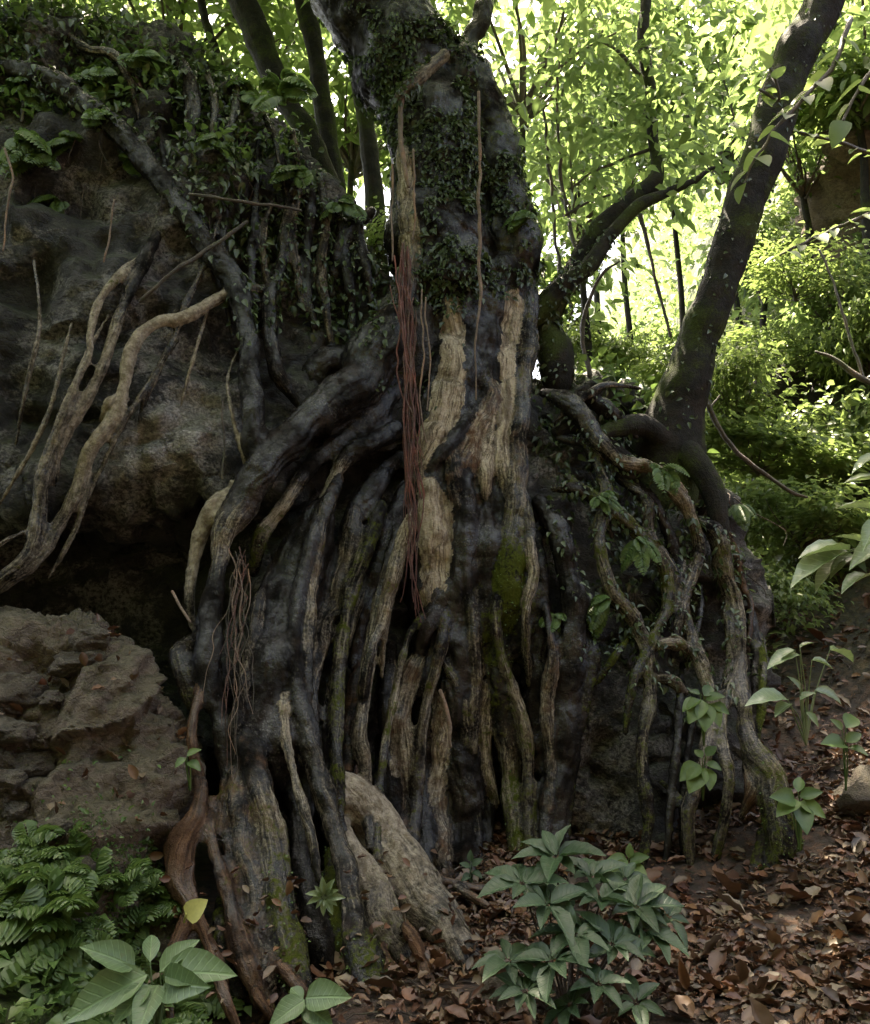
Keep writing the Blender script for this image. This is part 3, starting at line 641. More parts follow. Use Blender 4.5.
# ------------------------------------------------------------------ boulder
def inside(poly, x, y):
    r = np.zeros(len(x), bool); n = len(poly)
    for i in range(n):
        (x0, y0), (x1, y1) = poly[i], poly[(i + 1) % n]
        c = ((y0 > y) != (y1 > y)) & (x < (x1 - x0) * (y - y0) / (y1 - y0 + 1e-9) + x0); r ^= c
    return r
def edge_dist(poly, x, y):
    d = np.full(len(x), 1e9); n = len(poly); p = np.stack((x, y), -1)
    for i in range(n):
        a = np.array(poly[i], float); b = np.array(poly[(i + 1) % n], float); ab = b - a
        t = np.clip(((p - a) @ ab) / (ab @ ab), 0, 1); d = np.minimum(d, np.linalg.norm(p - a - t[:, None] * ab, axis=1))
    return d
def fracture(v, n, amp, tilt, seed, warp=.08):
    rg = np.random.default_rng(seed); c = v[rg.integers(0, len(v), n)] + rg.normal(size=(n, 3)) * .02
    h = rg.uniform(-amp, amp, n); g = rg.normal(size=(n, 3)) * tilt; w = v + warp * np.stack([vnoise(v * 3 + 9 * k, seed + k) for k in range(3)], -1)
    i = np.empty(len(v), int)
    for a in range(0, len(v), 4000): i[a:a + 4000] = ((w[a:a + 4000] ** 2).sum(1)[:, None] + (c ** 2).sum(1)[None] - 2 * w[a:a + 4000] @ c.T).argmin(1)
    return h[i] + np.clip(((w - c[i]) * g[i]).sum(1), -2.5 * amp, 2.5 * amp)
import bmesh
_b = bmesh.new(); bmesh.ops.create_icosphere(_b, subdivisions=2, radius=1)
ICO_V = np.array([v.co[:] for v in _b.verts]); ICO_F = np.array([[v.index for v in f.verts] for f in _b.faces]); _b.free()
def blob_union(balls, voxel, name):
    balls = np.array(balls); n = len(balls)
    v = (balls[:, None, :3] + ICO_V[None] * balls[:, None, 3:4]).reshape(-1, 3)
    f = (ICO_F[None] + (np.arange(n) * len(ICO_V))[:, None, None]).reshape(-1, 3)
    return remesh(v, f, voxel, name)
balls = []
def fill(poly, off, deep, step=24, rmax=.42, shrink=.0):
    xs, ys = np.meshgrid(np.arange(-260, 800, step), np.arange(-40, 940, step)); xs = xs.ravel() + RNG.uniform(-6, 6, xs.size); ys = ys.ravel() + RNG.uniform(-6, 6, ys.size)
    m = inside(poly, xs, ys); xs, ys = xs[m], ys[m]; ed = edge_dist(poly, xs, ys)
    for x, y, e in zip(xs, ys, ed):
        Y = float(D([x], [y])[0]) + off; r = min(rmax, max(e, 9) * mpp(x, y, Y))
        c = P(x, y, Y + r); 
        nb = int(deep / (r * .8)) + 1 if r > .12 else int(deep * .5 / .1)
        for b in range(min(nb, 9)):
            balls.append((c[0], c[1] + b * max(r, .12) * .8, c[2] - b * .01, r))
fill([(-250,60),(-100,30),(0,16),(60,4),(120,22),(200,62),(262,112),(312,160),(345,228),(385,270),(440,300),(440,430),(340,470),(250,495),(205,508),(150,512),(60,505),(-60,510),(-250,540)], .16, 2.2)
fill([(330,300),(440,280),(540,372),(600,386),(655,402),(700,442),(725,500),(745,570),(752,640),(748,750),(730,850),(700,905),(560,905),(420,900),(330,840),(250,700),(215,600),(240,520)], .52, 1.8)
fill([(-250,440),(90,450),(240,540),(260,760),(150,800),(-250,800)], 1.25, 1.5, step=30)
fill([(565,690),(610,660),(650,680),(664,780),(660,885),(565,890)], .30, .6, rmax=.3)
bmx = blob_union(balls, .036, 'boulder'); bv, bf = mesh_arrays(bmx); bv = laplacian(bv, bf, 5)
me_t = mesh_np('t', bv, bf); bn = vnormals(me_t); bpy.data.meshes.remove(me_t)
rid = 1 - np.abs(vnoise(bv * np.array((1.3, 1.3, 2.0)) + .3 * fbm(bv * 2, 2, 44)[:, None], 21))
dsp = .17 * fbm(bv * .9, 3, 20) + .13 * (rid - .6) + .07 * fbm(bv * 4.0, 3, 23) + .06 * (.5 - np.abs(vnoise(bv * np.array((5, 5, 9)), 29))) + .045 * np.abs(vnoise(bv * 11, 25)) + .02 * vnoise(bv * 20, 26)
dsp = dsp + fracture(bv, 300, .032, .25, 70) + fracture(bv, 1500, .014, .28, 71, .05); bv = bv + bn * laplacian(np.repeat(dsp[:, None], 3, 1), bf, 1)
bme = mesh_np('boulder', bv, bf); _bx, _by = project(bv)
crust = np.zeros(len(bv))
for x, y, rx, ry, a in [(195,420,60,48,1.), (150,350,65,55,.6), (140,450,60,45,.8), (215,370,40,40,.5), (55,350,35,40,.55), (25,235,40,20,.5), (90,410,50,60,.35), (225,480,25,30,.4), (610,720,50,60,.4), (600,810,55,50,.6), (560,420,30,30,.2)]:
    crust = np.maximum(crust, a * np.exp(-((_bx - x) / rx) ** 2 - ((_by - y) / ry) ** 2))
fattr(bme, 'crust', crust); boulder = link('boulder', bme, M['rock'])
tag(boulder, 'huge dark pitted boulder carrying the strangler fig', 'boulder')
me_t = boulder.data; BN = vnormals(me_t); BX, BY = project(bv)
print('boulder verts', len(bv))
BVH = BVHTree.FromPolygons(bv.tolist(), bf.tolist()); FBVH = BVHTree.FromPolygons(fv.tolist(), ff.tolist())

def rock_mesh(name, size, seed, sub=4, amp=.22, facet=.5):
    b = bmesh.new(); bmesh.ops.create_icosphere(b, subdivisions=sub, radius=1)
    v = np.array([x.co[:] for x in b.verts]); f = np.array([[x.index for x in q.verts] for q in b.faces]); b.free()
    rg = np.random.default_rng(seed)
    for _ in range(9):                                   # shear off flats
        n = rg.normal(size=3); n /= np.linalg.norm(n); dcut = rg.uniform(.55, .85)
        e = np.maximum(v @ n - dcut, 0); v = v - e[:, None] * n[None] * (.55 + .45 * facet)
    n = v / np.linalg.norm(v, axis=1)[:, None]
    v = v + n * (amp * fbm(v * 1.5 + seed, 3, seed) + .05 * fbm(v * 6 + seed, 3, seed + 1))[:, None]
    v = v + n * (fracture(v, 40, .05, .3, seed + 5, .1))[:, None]
    return v * np.array(size), f
def rock(name, loc, size, seed, mat, label, cat='rock', group=None, rot=0, sub=4):
    v, f = rock_mesh(name, size, seed, sub); c, s_ = math.cos(rot), math.sin(rot)
    v = v @ np.array(((c, s_, 0), (-s_, c, 0), (0, 0, 1)))
    ob = link(name, mesh_np(name, v, f), mat); ob.location = loc; tag(ob, label, cat, group); return ob

# rock mound at lower left: a real outcrop built from overlapping lumps
balls = []
for x, y, r, Y in [(10,670,60,4.9),(60,665,52,4.95),(100,660,38,5.0),(30,740,90,4.75),(100,730,65,4.8),(140,735,44,4.85),(150,790,40,4.72),(125,690,40,4.9),(70,830,95,4.5),(135,840,45,4.5),(0,860,110,4.4),(110,900,75,4.3),(-60,720,100,4.8),(-100,850,140,4.5),(40,960,110,4.0),(120,700,30,4.95)]:
    rr = r * mpp(x, y, Y); c = P(x, y, Y + rr * .9)
    for b in range(3): balls.append((c[0], c[1] + b * rr * .5, c[2] - b * .12 * rr, rr))
    balls.append((c[0], c[1] + rr * .3, c[2] - rr * .8, rr))
mm_ = blob_union(balls, .025, 'outcrop'); mv, mf_ = mesh_arrays(mm_); mv = laplacian(mv, mf_, 90)
me_t = mesh_np('t', mv, mf_); mn = vnormals(me_t); bpy.data.meshes.remove(me_t)
mv = mv + mn * (.08 * fbm(mv * 2.2, 3, 60) + fracture(mv, 60, .03, .2, 72) + fracture(mv, 600, .012, .3, 73, .04) + .03 * fbm(mv * 12, 3, 62) + .014 * vnoise(mv * 26, 63))[:, None]
mound = link('outcrop', mesh_np('outcrop', mv, mf_), M['mound']); tag(mound, 'broken brown rock outcrop below the overhang with moss on its foot', 'rock')
MN = vnormals(mound.data); MX, MY = project(mv); MBVH = BVHTree.FromPolygons(mv.tolist(), mf_.tolist())

def cast(px, py, trees, default=6):
    d = P(px, py, 10.) - CAM; d /= np.linalg.norm(d); best = None
    for t in trees:
        h = t.ray_cast(Vector(CAM), Vector(d))
        if h[0] is not None and (best is None or h[3] < best[1]): best = (h[0], h[3], h[1])
    return best
GB = BVHTree.FromPolygons(np.stack((GX, GY, GZ), -1).reshape(-1, 3).tolist(), q.tolist()) if False else None
def ground_pt(px, py):
    """where the ray through a pixel meets the ground"""
    d = P(px, py, 1.) - CAM; ts = np.linspace(2, 40, 1500); p = CAM + d[None] * ts[:, None]
    k = np.argmax(p[:, 2] < ground_z(p[:, 0], p[:, 1])); return p[k]

for (px, py, sx, sy, sz, sd, lb) in [
    (78,668,.20,.15,.09,3,'wedge shaped brown stone lying on top of the outcrop'),
    (18,698,.20,.16,.13,4,'reddish rounded stone at the top left of the outcrop'),
    (30,693,.09,.1,.08,5,'small stone wedged beside the reddish rounded stone'),
    (12,735,.16,.14,.07,6,'flat slab of stone under the reddish rounded stone'),
    (35,772,.13,.11,.08,7,'tan angular stone halfway down the outcrop'),
    (10,790,.12,.1,.08,8,'grey stone at the left side of the outcrop'),
    (62,834,.055,.05,.05,9,'small pale grey pebble in the green plants'),
    (45,905,.14,.1,.09,10,'mossy grey stone half hidden in the ferns'),
    (95,645,.15,.12,.08,12,'dark loose stone at the crest of the outcrop'),
    (52,705,.08,.07,.05,21,'small brown stone just below the wedge shaped stone'), (5,765,.10,.09,.07,22,'square tan stone at the left edge of the outcrop'),
    (48,745,.07,.06,.05,23,'little pale stone in the middle of the outcrop'), (20,815,.09,.08,.06,24,'stone lying among the first green sprouts of the bank'), (88,870,.05,.05,.04,25,'small brown stone on the moss')]:
    h = cast(px, py, [MBVH])
    if h: rock('stone', h[0] + Vector((0, -.03, .03)), (sx, sy, sz), sd, M['stone'], lb, 'stone', 'stones on the outcrop', rot=sd, sub=4)
p = ground_pt(866, 815); rock('mossy_rock', (p[0] + .1, p[1] + .15, p[2] + .08), (.3, .3, .22), 31, M['stone'], 'rounded mossy rock among dead leaves on the right slope', 'rock')
p = ground_pt(492, 1000); rock('stone', (p[0], p[1], p[2] + .02), (.09, .08, .07), 33, M['stone'], 'dark stone on the leaf litter beside the shrub', 'stone')
rock('cliff', P(955, 190, 11.6), (2.45, 1.5, 1.75), 41, M['cliff'], 'brown rock face high on the right slope', 'cliff', sub=5)
rock('ledge_rock', P(815, 400, 11.3), (1.1, .8, .8), 43, M['rock'], 'dark overhanging ledge in the green slope', 'rock', sub=5)

# ------------------------------------------------------------------ leaves
T_QUAD = (np.array([(0, 0, 0), (.38, -1, .14), (.45, 0, 0), (.38, 1, .14), (1, 0, -.16)]), [(0, 1, 2), (0, 2, 3), (1, 4, 2), (2, 4, 3)])
def blade(n=5, point=1.0, fold=.18, droop=.25, wmax=.42, wave=.0):
    us = np.linspace(0, 1, n + 1); v = [(0, 0, 0)]; rows = []
    for k, u in enumerate(us[1:-1]):
        w = (math.sin(math.pi * u ** (math.log(.5) / math.log(wmax)))) ** point; z = -droop * u * u
        i = len(v); sgn = wave * (1 if k % 2 else -1)
        v += [(u, -w, z + fold * w + sgn), (u, 0, z), (u, w, z + fold * w - sgn)]; rows.append(i)
    e = len(v); v.append((1, 0, -droop)); f = []
    i = rows[0]; f += [(0, i, i + 1), (0, i + 1, i + 2)]
    for a, b in zip(rows, rows[1:]): f += [(a, b, b + 1), (a, b + 1, a + 1), (a + 1, b + 1, b + 2), (a + 1, b + 2, a + 2)]
    i = rows[-1]; f += [(i, e, i + 1), (i + 1, e, i + 2)]
    return np.array(v, float), f
T_SMALL = blade(3, .9, .15, .3); T_BLADE = blade(4, .9); T_BIG = blade(8, .85, .16, .22, .42, .012); T_DEAD = blade(6, .75, .22, -.22, .45, .03); T_CURL = blade(5, .7, .5, .3, .4, .08); T_OVATE = blade(6, .75, .1, .2, .35)
def unit(a): return a / (np.linalg.norm(a, axis=-1, keepdims=True) + 1e-9)
def leaves(pos, dr, nm, L, W, tpl):
    """N blades: base pos, direction dr, surface normal nm, length, half width"""
    tv, tf = tpl; tf = np.array(tf); pos = np.asarray(pos, float); n = len(pos)
    x = unit(np.asarray(dr, float)); z = np.asarray(nm, float); z = unit(z - x * (x * z).sum(-1, keepdims=True)); y = np.cross(z, x)
    L = np.broadcast_to(L, n)[:, None, None]; W = np.broadcast_to(W, n)[:, None, None]
    v = pos[:, None] + x[:, None] * tv[None, :, :1] * L + y[:, None] * tv[None, :, 1:2] * W + z[:, None] * tv[None, :, 2:3] * L
    f = tf[None] + (np.arange(n) * len(tv))[:, None, None]
    return v.reshape(-1, 3), f.reshape(-1, 3)
def leafuv(me, tpl):
    tv = tpl[0]; n = len(me.vertices) // len(tv); a = np.tile(np.stack((tv[:, 0], tv[:, 1], np.ones(len(tv))), -1), (n, 1)); vattr(me, 'leafuv', a); return me
def join(parts):
    V, F = [], []; o = 0
    for v, f in parts: V.append(v); F.append(f + o); o += len(v)
    return np.vstack(V), np.vstack(F)
def rdir(n): return unit(RNG.normal(size=(n, 3)))

def crown_arrays(ncl, nleaf, leaf=.10, squash=.75, seed=0, spread=.24):
    rg = np.random.default_rng(seed)
    c = unit(rg.normal(size=(ncl, 3))) * rg.uniform(.25, 1, (ncl, 1)) ** .6; c[:, 2] *= squash
    k = fbm(c * 1.7 + seed, 2, seed); c = c[k > np.quantile(k, .28)]; ncl = len(c)
    ci = rg.integers(0, ncl, nleaf * ncl); p = c[ci] + rg.normal(size=(len(ci), 3)) * np.array((spread, spread, spread * .26)) * .9
    out = unit(p - c[ci]); d = unit(out * np.array((1, 1, .3)) + rg.normal(size=p.shape) * .35 + np.array((0, 0, -.35)))
    nm = unit(np.array((0, 0, 1.0)) + rg.normal(size=p.shape) * .45)
    L = leaf * rg.uniform(.6, 1.3, len(p))
    v, f = leaves(p, d, nm, L, L * .25, T_SMALL); return v, f, c
def limb_strands(base, centres, r0, seed=0, n=14):
    rg = np.random.default_rng(seed); base = np.asarray(base, float); out = []
    for c in centres[rg.permutation(len(centres))[:n]]:
        st = base * (1 - (f := rg.uniform(0, .35))) + c * f * np.array((.15, .15, 1.0)) + base * 0
        st = base + (np.array((0, 0, 1.0)) * f * .5); mid = st * .5 + c * .5 + rg.normal(size=3) * .08
        out.append((catmull(np.array([st, mid, c]), .06), None))
    return [(p, np.linspace(r0 * .5, r0 * .12, len(p))) for p, _ in out]

# --- background trees: three kinds built once, then copied with their parts
TREE_ME = []
for s_ in range(3):
    v, f, c = crown_arrays(58 + 16 * s_, 20, (.15, .19, .17)[s_], (.8, .65, .95)[s_], 100 + s_)
    TREE_ME.append((mesh_np('crown', v, f), tubes_mesh('limbs', limb_strands((0, 0, -.85), c, .05, s_, 20), 5), v))
def bg_tree(px, py, Y, rad, kind, label, trunk_r=.06, bend=0.):
    c = P(px, py, Y); gz = float(ground_z(c[0], c[1]))
    t = empty('forest_tree', (c[0], c[1], gz - .1)); tag(t, label, 'tree', 'trees behind the boulder')
    cr = link('crown', TREE_ME[kind][0], M['leaf_bg'], t); cr.location = (0, 0, c[2] - gz + .1); cr.scale = (rad,) * 3; cr.rotation_euler = (0, 0, RNG.uniform(0, 6))
    lb = link('limbs', TREE_ME[kind][1], M['twig'], t); lb.location = cr.location; lb.scale = cr.scale; lb.rotation_euler = cr.rotation_euler; lb.name = 'limb'
    h = c[2] - gz + .1 - .45 * rad; z = np.linspace(0, 1, 7)
    p = np.stack((bend * np.sin(z * 3.1) + .05 * np.sin(z * 9 + px), .04 * np.cos(z * 7 + px), z * h), -1)
    p2 = catmull(p, .15); tr = link('trunk', tubes_mesh('trunk', [(p2, np.linspace(trunk_r * 1.3, trunk_r * .7, len(p2)))], 8), M['bark'], t)
    return t
for a in [
    (520,40,11,1.7,0,'leafy tree right behind the fig fork'),
    (590,70,15,2.0,1,'bright backlit tree above the crooked branch'),
    (665,40,17,2.3,2,'tall light green tree between fig and leaning trunk'),
    (580,190,11,1.3,0,'slim young tree behind the crooked branch'),
    (620,140,15,1.9,2,'pale tree far down the ravine'),
    (560,300,13,1.2,1,'low leafy tree seen through the gap beside the fig trunk'),
    (725,120,16,1.7,0,'yellow green tree just left of the leaning trunk'),
    (760,260,12.5,.9,1,'sunlit sapling behind the leaning trunk'),
    (850,40,10.5,1.5,2,'bright tree hanging over the upper right slope'),
    (800,150,11.5,1.0,0,'small tree to the right of the leaning trunk'),
    (835,300,10.5,.7,1,'yellow green sapling beneath the brown rock face'),
    (180,0,10,1.5,2,'light green tree above the boulder top'),
    (270,40,11.5,1.5,0,'backlit tree between the leaning grey trunks'),
    (355,110,11,1.3,1,'leafy tree left of the fig trunk'),
    (70,-40,11,1.7,0,'tree over the far left top of the boulder'),
    (655,350,21,1.3,2,'hazy distant tree low in the gap')]: bg_tree(*a)

# --- slope bushes
BUSH_ME = []
for s_ in range(3):
    v, f, c = crown_arrays(60, 42, (.17, .13, .22)[s_], .8, 200 + s_, .3); BUSH_ME.append((mesh_np('foliage', v, f), tubes_mesh('stem', limb_strands((0, 0, -.8), c, .035, 50 + s_, 16), 5)))
def bush(px, py, Y, rad, kind, label):
    c = P(px, py, Y); t = empty('bush', c); tag(t, label, 'bush', 'bushes on the right slope')
    a = link('foliage', BUSH_ME[kind][0], M['leaf_bush'], t); b = link('stem', BUSH_ME[kind][1], M['twig'], t); rz = RNG.uniform(0, 6)
    for x in (a, b): x.scale = (rad * 1.25, rad * (.9 + .3 * math.sin(px)), rad * (.75 + .3 * math.cos(py))); x.rotation_euler = (.25 * math.sin(px), .25 * math.cos(px), rz)
for a in [
    (735,395,9.0,.55,0,'bright bush just right of the leaning trunk foot'),
    (790,350,10.5,.75,1,'leafy bush under the dark ledge'),
    (845,440,9.2,.7,0,'large sunlit bush below the dark ledge'),
    (760,455,9.0,.65,2,'yellow green bush behind the bare hanging branch'),
    (735,515,8.8,.5,1,'shaded bush beside the right edge of the boulder'),
    (800,520,8.6,.55,0,'green bush behind the pale leaved branch'),
    (860,345,9.8,.6,2,'leafy bush at the right edge under the rock face'),
    (775,590,8.2,.42,1,'dark bush low between the boulder and the leaf slope'),
    (700,360,11.0,.6,0,'pale sunlit bush far behind the leaning trunk'),
    (640,365,12,.7,1,'sunlit bush above the right shoulder of the boulder'),
    (590,350,12,.7,2,'bush in the gap next to the fig trunk'),
    (372,235,9.2,.5,0,'small bush behind the slim trunk left of the fig'),
    (800,275,10.2,.6,1,'bush hanging below the left end of the brown rock face'),
    (870,95,10.3,.6,2,'bush growing on top of the brown rock face')]: bush(*a)

# --- undergrowth on the slope and far wood: nobody could count these
def clump_field(n, per, xr, yr, leaf, rad, seed, keep=None, zlift=.12):
    rg = np.random.default_rng(seed); x = rg.uniform(*xr, n); y = rg.uniform(*yr, n)
    if keep is not None: m = keep(x, y); x, y = x[m], y[m]
    n = len(x); z = ground_z(x, y); ci = np.repeat(np.arange(n), per); rr = rad * rg.uniform(.5, 1.5, n)
    off = rg.normal(size=(len(ci), 3)) * rr[ci][:, None] * np.array((.6, .6, .45)); off[:, 2] = np.abs(off[:, 2]) + zlift * rg.uniform(.1, 1, len(ci))
    p = np.stack((x, y, z), -1)[ci] + off; d = unit(off * np.array((1, 1, .2)) + rg.normal(size=p.shape) * .4 * rad); nm = unit(np.array((0, -.3, 1.)) + rg.normal(size=p.shape) * .4)
    L = leaf * rg.uniform(.5, 1.4, len(p)); return leaves(p, d, nm, L, L * .3, T_QUAD)
v, f = clump_field(2600, 16, (1.8, 12), (8.3, 18), .15, .28, 5)
tag(link('undergrowth', mesh_np('undergrowth', v, f), M['leaf_bush']), 'sunlit leafy undergrowth covering the right slope', 'undergrowth', kind='stuff')
v, f = clump_field(1100, 26, (-14, 26), (19, 45), .34, 1.0, 6, zlift=1.6)
tag(link('far_wood', mesh_np('far_wood', v, f), M['leaf_bg']), 'distant green wood down the ravine', 'wood', kind='stuff')

# --- fig crown high overhead: its shade keeps the boulder dark
v1, f1, _ = crown_arrays(10, 4, .1, 1, 1)
def box_crown(n, per, lo, hi, leaf, seed, dens):
    rg = np.random.default_rng(seed); c = rg.uniform(lo, hi, (n, 3)); c = c[rg.uniform(0, 1, n) < dens(c)]
    ci = np.repeat(np.arange(len(c)), per); p = c[ci] + rg.normal(size=(len(ci), 3)) * np.array((.42, .42, .16))
    d = unit(rg.normal(size=p.shape) * np.array((1, 1, .35)) + np.array((0, 0, -.25))); nm = unit(np.array((0, 0, 1.)) + rg.normal(size=p.shape) * .4)
    L = leaf * rg.uniform(.6, 1.3, len(p)); return leaves(p, d, nm, L, L * .3, T_QUAD)
CROWN = box_crown(2000, 34, (-9, -6, 8.2), (4.5, 11.5, 12.5), .2, 8, lambda c: np.clip(1.0 - .3 * np.maximum(c[:, 0] - .8, 0) - .25 * np.maximum(c[:, 1] - 9, 0), .03, 1) * (c[:, 2] > 1.5 + .98 * c[:, 1] - .5) * (np.hypot(c[:, 0] + 1.2, c[:, 1] - .4) > 3.5) * (np.hypot(c[:, 0] - 2.4, c[:, 1] - 2.2) > 1.6) * (np.hypot(c[:, 0] + 4.2, c[:, 1] - 3.6) > 1.5))  # gaps shaped in the unseen crown so sky light reaches the boulder front
link('crown', mesh_np('crown', *CROWN), M['leaf_bg'], fig)
BANK_SHADE = box_crown(1500, 26, (-14, -18, 7.5), (14, -4.5, 15), .42, 18, lambda c: 1.0 + 0 * c[:, 0])  # leaves added behind the camera to keep sunlit ground from filling the front
tag(link('shade_canopy', mesh_np('shade_canopy', *BANK_SHADE), M['leaf_bg']), 'unseen leafy canopy added to shade the rise behind the camera', 'canopy', kind='stuff')

# ------------------------------------------------------------------ leaning tree
def px_curve(rows, step=.05, k=0.):
    c = [(*P(x, y, Y + k * r * mpp(x, y, Y)), r * mpp(x, y, Y)) for x, y, r, Y in rows]; a = catmull(c, step); p = a[:, :3]; q = p * 3.3 + rows[0][0]
    amp = np.clip(.02 - .25 * a[:, 3:4], .0, .016); p = p + amp * np.stack([vnoise(q + 31 * k, 17) + .6 * vnoise(q * 2.7 + 31 * k, 18) for k in range(3)], -1)
    return p, np.maximum(a[:, 3], .0022) * (1 + np.clip(.3 - 5 * a[:, 3], .03, .22) * vnoise(p * 9, 19))
lt = empty('leaning_tree', tuple(P(668, 470, 6.95))); LT0 = np.array(lt.location)
def rel_tubes(name, strands, base, mat, parent, seg=8, rough=0):
    st = []
    for p, r in strands:
        if rough: r = r * (1 + rough * vnoise(p * 6, 3)); p = p + np.stack([vnoise(p * 3 + 9 * k, 7) for k in range(3)], -1) * rough * r[:, None] * 1.5
        st.append((p - base, r))
    return link(name, tubes_mesh(name, st, seg), mat, parent)
tag(lt, 'dark slender tree leaning right from the boulder top', 'tree')
rel_tubes('trunk', [px_curve([(655,500,40,7.1),(668,450,34,7.0),(682,400,27,6.95),(699,340,20,6.9),(718,290,19,6.85),(747,200,20.5,6.8),(779,100,20,6.75),(823,0,20,6.7),(851,-70,19,6.65)])], LT0, M['bark'], lt, 16, .1)
for rows in ([(640,470,8,6.75),(600,440,9,6.6),(575,425,8,6.5),(558,432,6,6.45)], [(690,450,14,6.75),(712,490,12,6.65),(720,530,10,6.62)], [(668,440,14,6.8),(640,425,11,6.7),(610,430,9,6.55),(592,445,6,6.45)]):
    rel_tubes('root', [px_curve(rows)], LT0, M['bark'], lt, 10, .15)
def surf_leaves(strand, n, L, seed, tpl=T_BLADE, out=1.0):
    rg = np.random.default_rng(seed); p, r = strand; i = rg.integers(0, len(p), n); t, a, b = frames(p); th = rg.uniform(0, 6.283, n)
    nrm = a[i] * np.cos(th)[:, None] + b[i] * np.sin(th)[:, None]; q = p[i] + nrm * r[i][:, None] * .98
    d = unit(np.array((0, 0, -.8)) + nrm * .55 * out + rg.normal(size=(n, 3)) * .45); l = L * rg.uniform(.5, 1.4, n)
    return leaves(q, d, nrm + rg.normal(size=(n, 3)) * .3, l, l * .27, tpl)
st = px_curve([(668,450,34,7.0),(682,400,27,6.95),(699,340,20,6.9),(718,290,19,6.85),(747,200,20.5,6.8),(779,100,20,6.75),(823,0,20,6.7),(851,-70,19,6.65)])
v, f = surf_leaves(st, 420, .05, 3); link('foliage', mesh_np('foliage', v - LT0, f), M['leaf_dark'], lt)

# leafy sprays that hang in front of the leaning trunk and at the right edge
def spray(name, rows, nleaf, L, mat, label, cat='branch', group=None, seed=0, tpl=T_OVATE, up=(0, -.35, 1), wr=.3, side=.9):
    rg = np.random.default_rng(seed); p, r = px_curve(rows, .02); base = p[0].copy(); t = empty(name, tuple(base)); tag(t, label, cat, group)
    link('stem', tubes_mesh('stem', [(p - base, r)], 5), M['twig'], t)
    k = np.linspace(.12, 1, nleaf); i = (k * (len(p) - 1)).astype(int); tt, a, b = frames(p); sgn = np.where(np.arange(nleaf) % 2, 1, -1)[:, None]
    lat = unit(np.cross(tt[i], np.array(up))); d = unit(tt[i] * .6 + lat * sgn * side + rg.normal(size=(nleaf, 3)) * .25 + np.array((0, 0, -.12))); d[-1] = tt[-1]
    l = L * rg.uniform(.75, 1.2, nleaf); v, f = leaves(p[i] - base, d, np.array(up) + rg.normal(size=(nleaf, 3)) * .3, l, l * wr, tpl)
    link('leaf', mesh_np('leaf', v, f), mat, t); return t
spray('leafy_branch', [(850,20,3,6.0),(830,70,2.5,5.9),(790,110,2,5.8),(760,150,1.5,5.75),(745,185,1,5.7)], 15, .21, M['leaf_bush'], 'spray of backlit leaves hanging in front of the leaning trunk', seed=1)
spray('leafy_branch', [(760,90,2,5.9),(780,100,2,5.9),(770,70,1.5,5.8)], 6, .15, M['leaf_bush'], 'short leaf tuft sprouting from the middle of the leaning trunk', seed=2)
spray('leafy_branch', [(920,20,3,5.2),(890,50,2.5,5.1),(862,85,2,5.0),(845,120,1.5,4.95)], 9, .22, M['leaf_bush'], 'bright leafy branch at the upper right edge', seed=3)
spray('leafy_branch', [(930,190,3,7.5),(880,210,2,7.4),(820,235,2,7.3),(780,255,1.2,7.2)], 18, .19, M['leaf_bush'], 'leafy branch crossing in front of the brown rock face', seed=4)
spray('leafy_branch', [(900,160,2,7),(850,145,2,6.9),(800,132,1.2,6.8)], 12, .17, M['leaf_bush'], 'thin leafy branch just above the brown rock face', seed=14)

# ------------------------------------------------------------------ crooked tree behind the fig
ct = empty('crooked_tree', tuple(P(556, 375, 6.9))); CT0 = np.array(ct.location); tag(ct, 'crooked dark tree bending out from behind the fig trunk', 'tree')
rel_tubes('trunk', [px_curve([(556,385,16,6.9),(553,350,17,6.9),(545,325,13,6.9),(556,300,13,6.9),(575,268,10,6.95),(600,228,10,7.0),(627,202,10,7.05),(652,184,9,7.1),(657,165,6,7.15),(653,140,5.5,7.2),(648,80,6,7.3),(643,30,5.5,7.4),(652,-40,5,7.5)])], CT0, M['bark'], ct, 10, .14)
rel_tubes('branch', [px_curve([(536,318,11,6.8),(560,288,10,6.75),(585,268,8.5,6.75),(611,235,7,6.75),(640,205,6,6.75),(665,193,5,6.8),(690,183,3.5,6.8),(712,168,2,6.9)])], CT0, M['bark'], ct, 10, .14)
for rows in ([(590,375,3,6.9),(583,335,2.5,7),(590,300,2,7),(600,275,1.5,7),(618,262,1,7)], [(640,215,2.5,7),(650,260,2,7),(662,300,2,7),(672,335,2,7)],
             [(561,290,2.5,7.1),(556,230,2,7.2),(548,160,2,7.3),(544,100,1.5,7.3)], [(580,262,2,7.1),(566,200,2,7.2),(556,120,1.6,7.3),(560,60,1.2,7.3)],
             [(566,215,1.6,7.1),(585,205,1.4,7.1),(610,196,1.2,7.1)], [(648,90,2.5,7.3),(625,60,2,7.3),(600,40,1.5,7.3)], [(651,150,2,7.2),(620,160,1.6,7.2),(585,178,1.2,7.2),(570,190,1,7.2)]):
    rel_tubes('twig', [px_curve(rows, .04)], CT0, M['twig'], ct, 5, .2)
v, f = join([surf_leaves(px_curve([(556,385,16,6.9),(553,350,17,6.9),(545,325,13,6.9),(556,300,13,6.9),(575,268,10,6.95),(600,228,10,7.0)]), 420, .055, 31), surf_leaves(px_curve([(536,318,11,6.8),(560,288,10,6.75),(585,268,8.5,6.75),(611,235,7,6.75)]), 220, .05, 32)])
link('foliage', mesh_np('foliage', v - CT0, f), M['leaf_dark'], ct)
rg = np.random.default_rng(77); cc = []
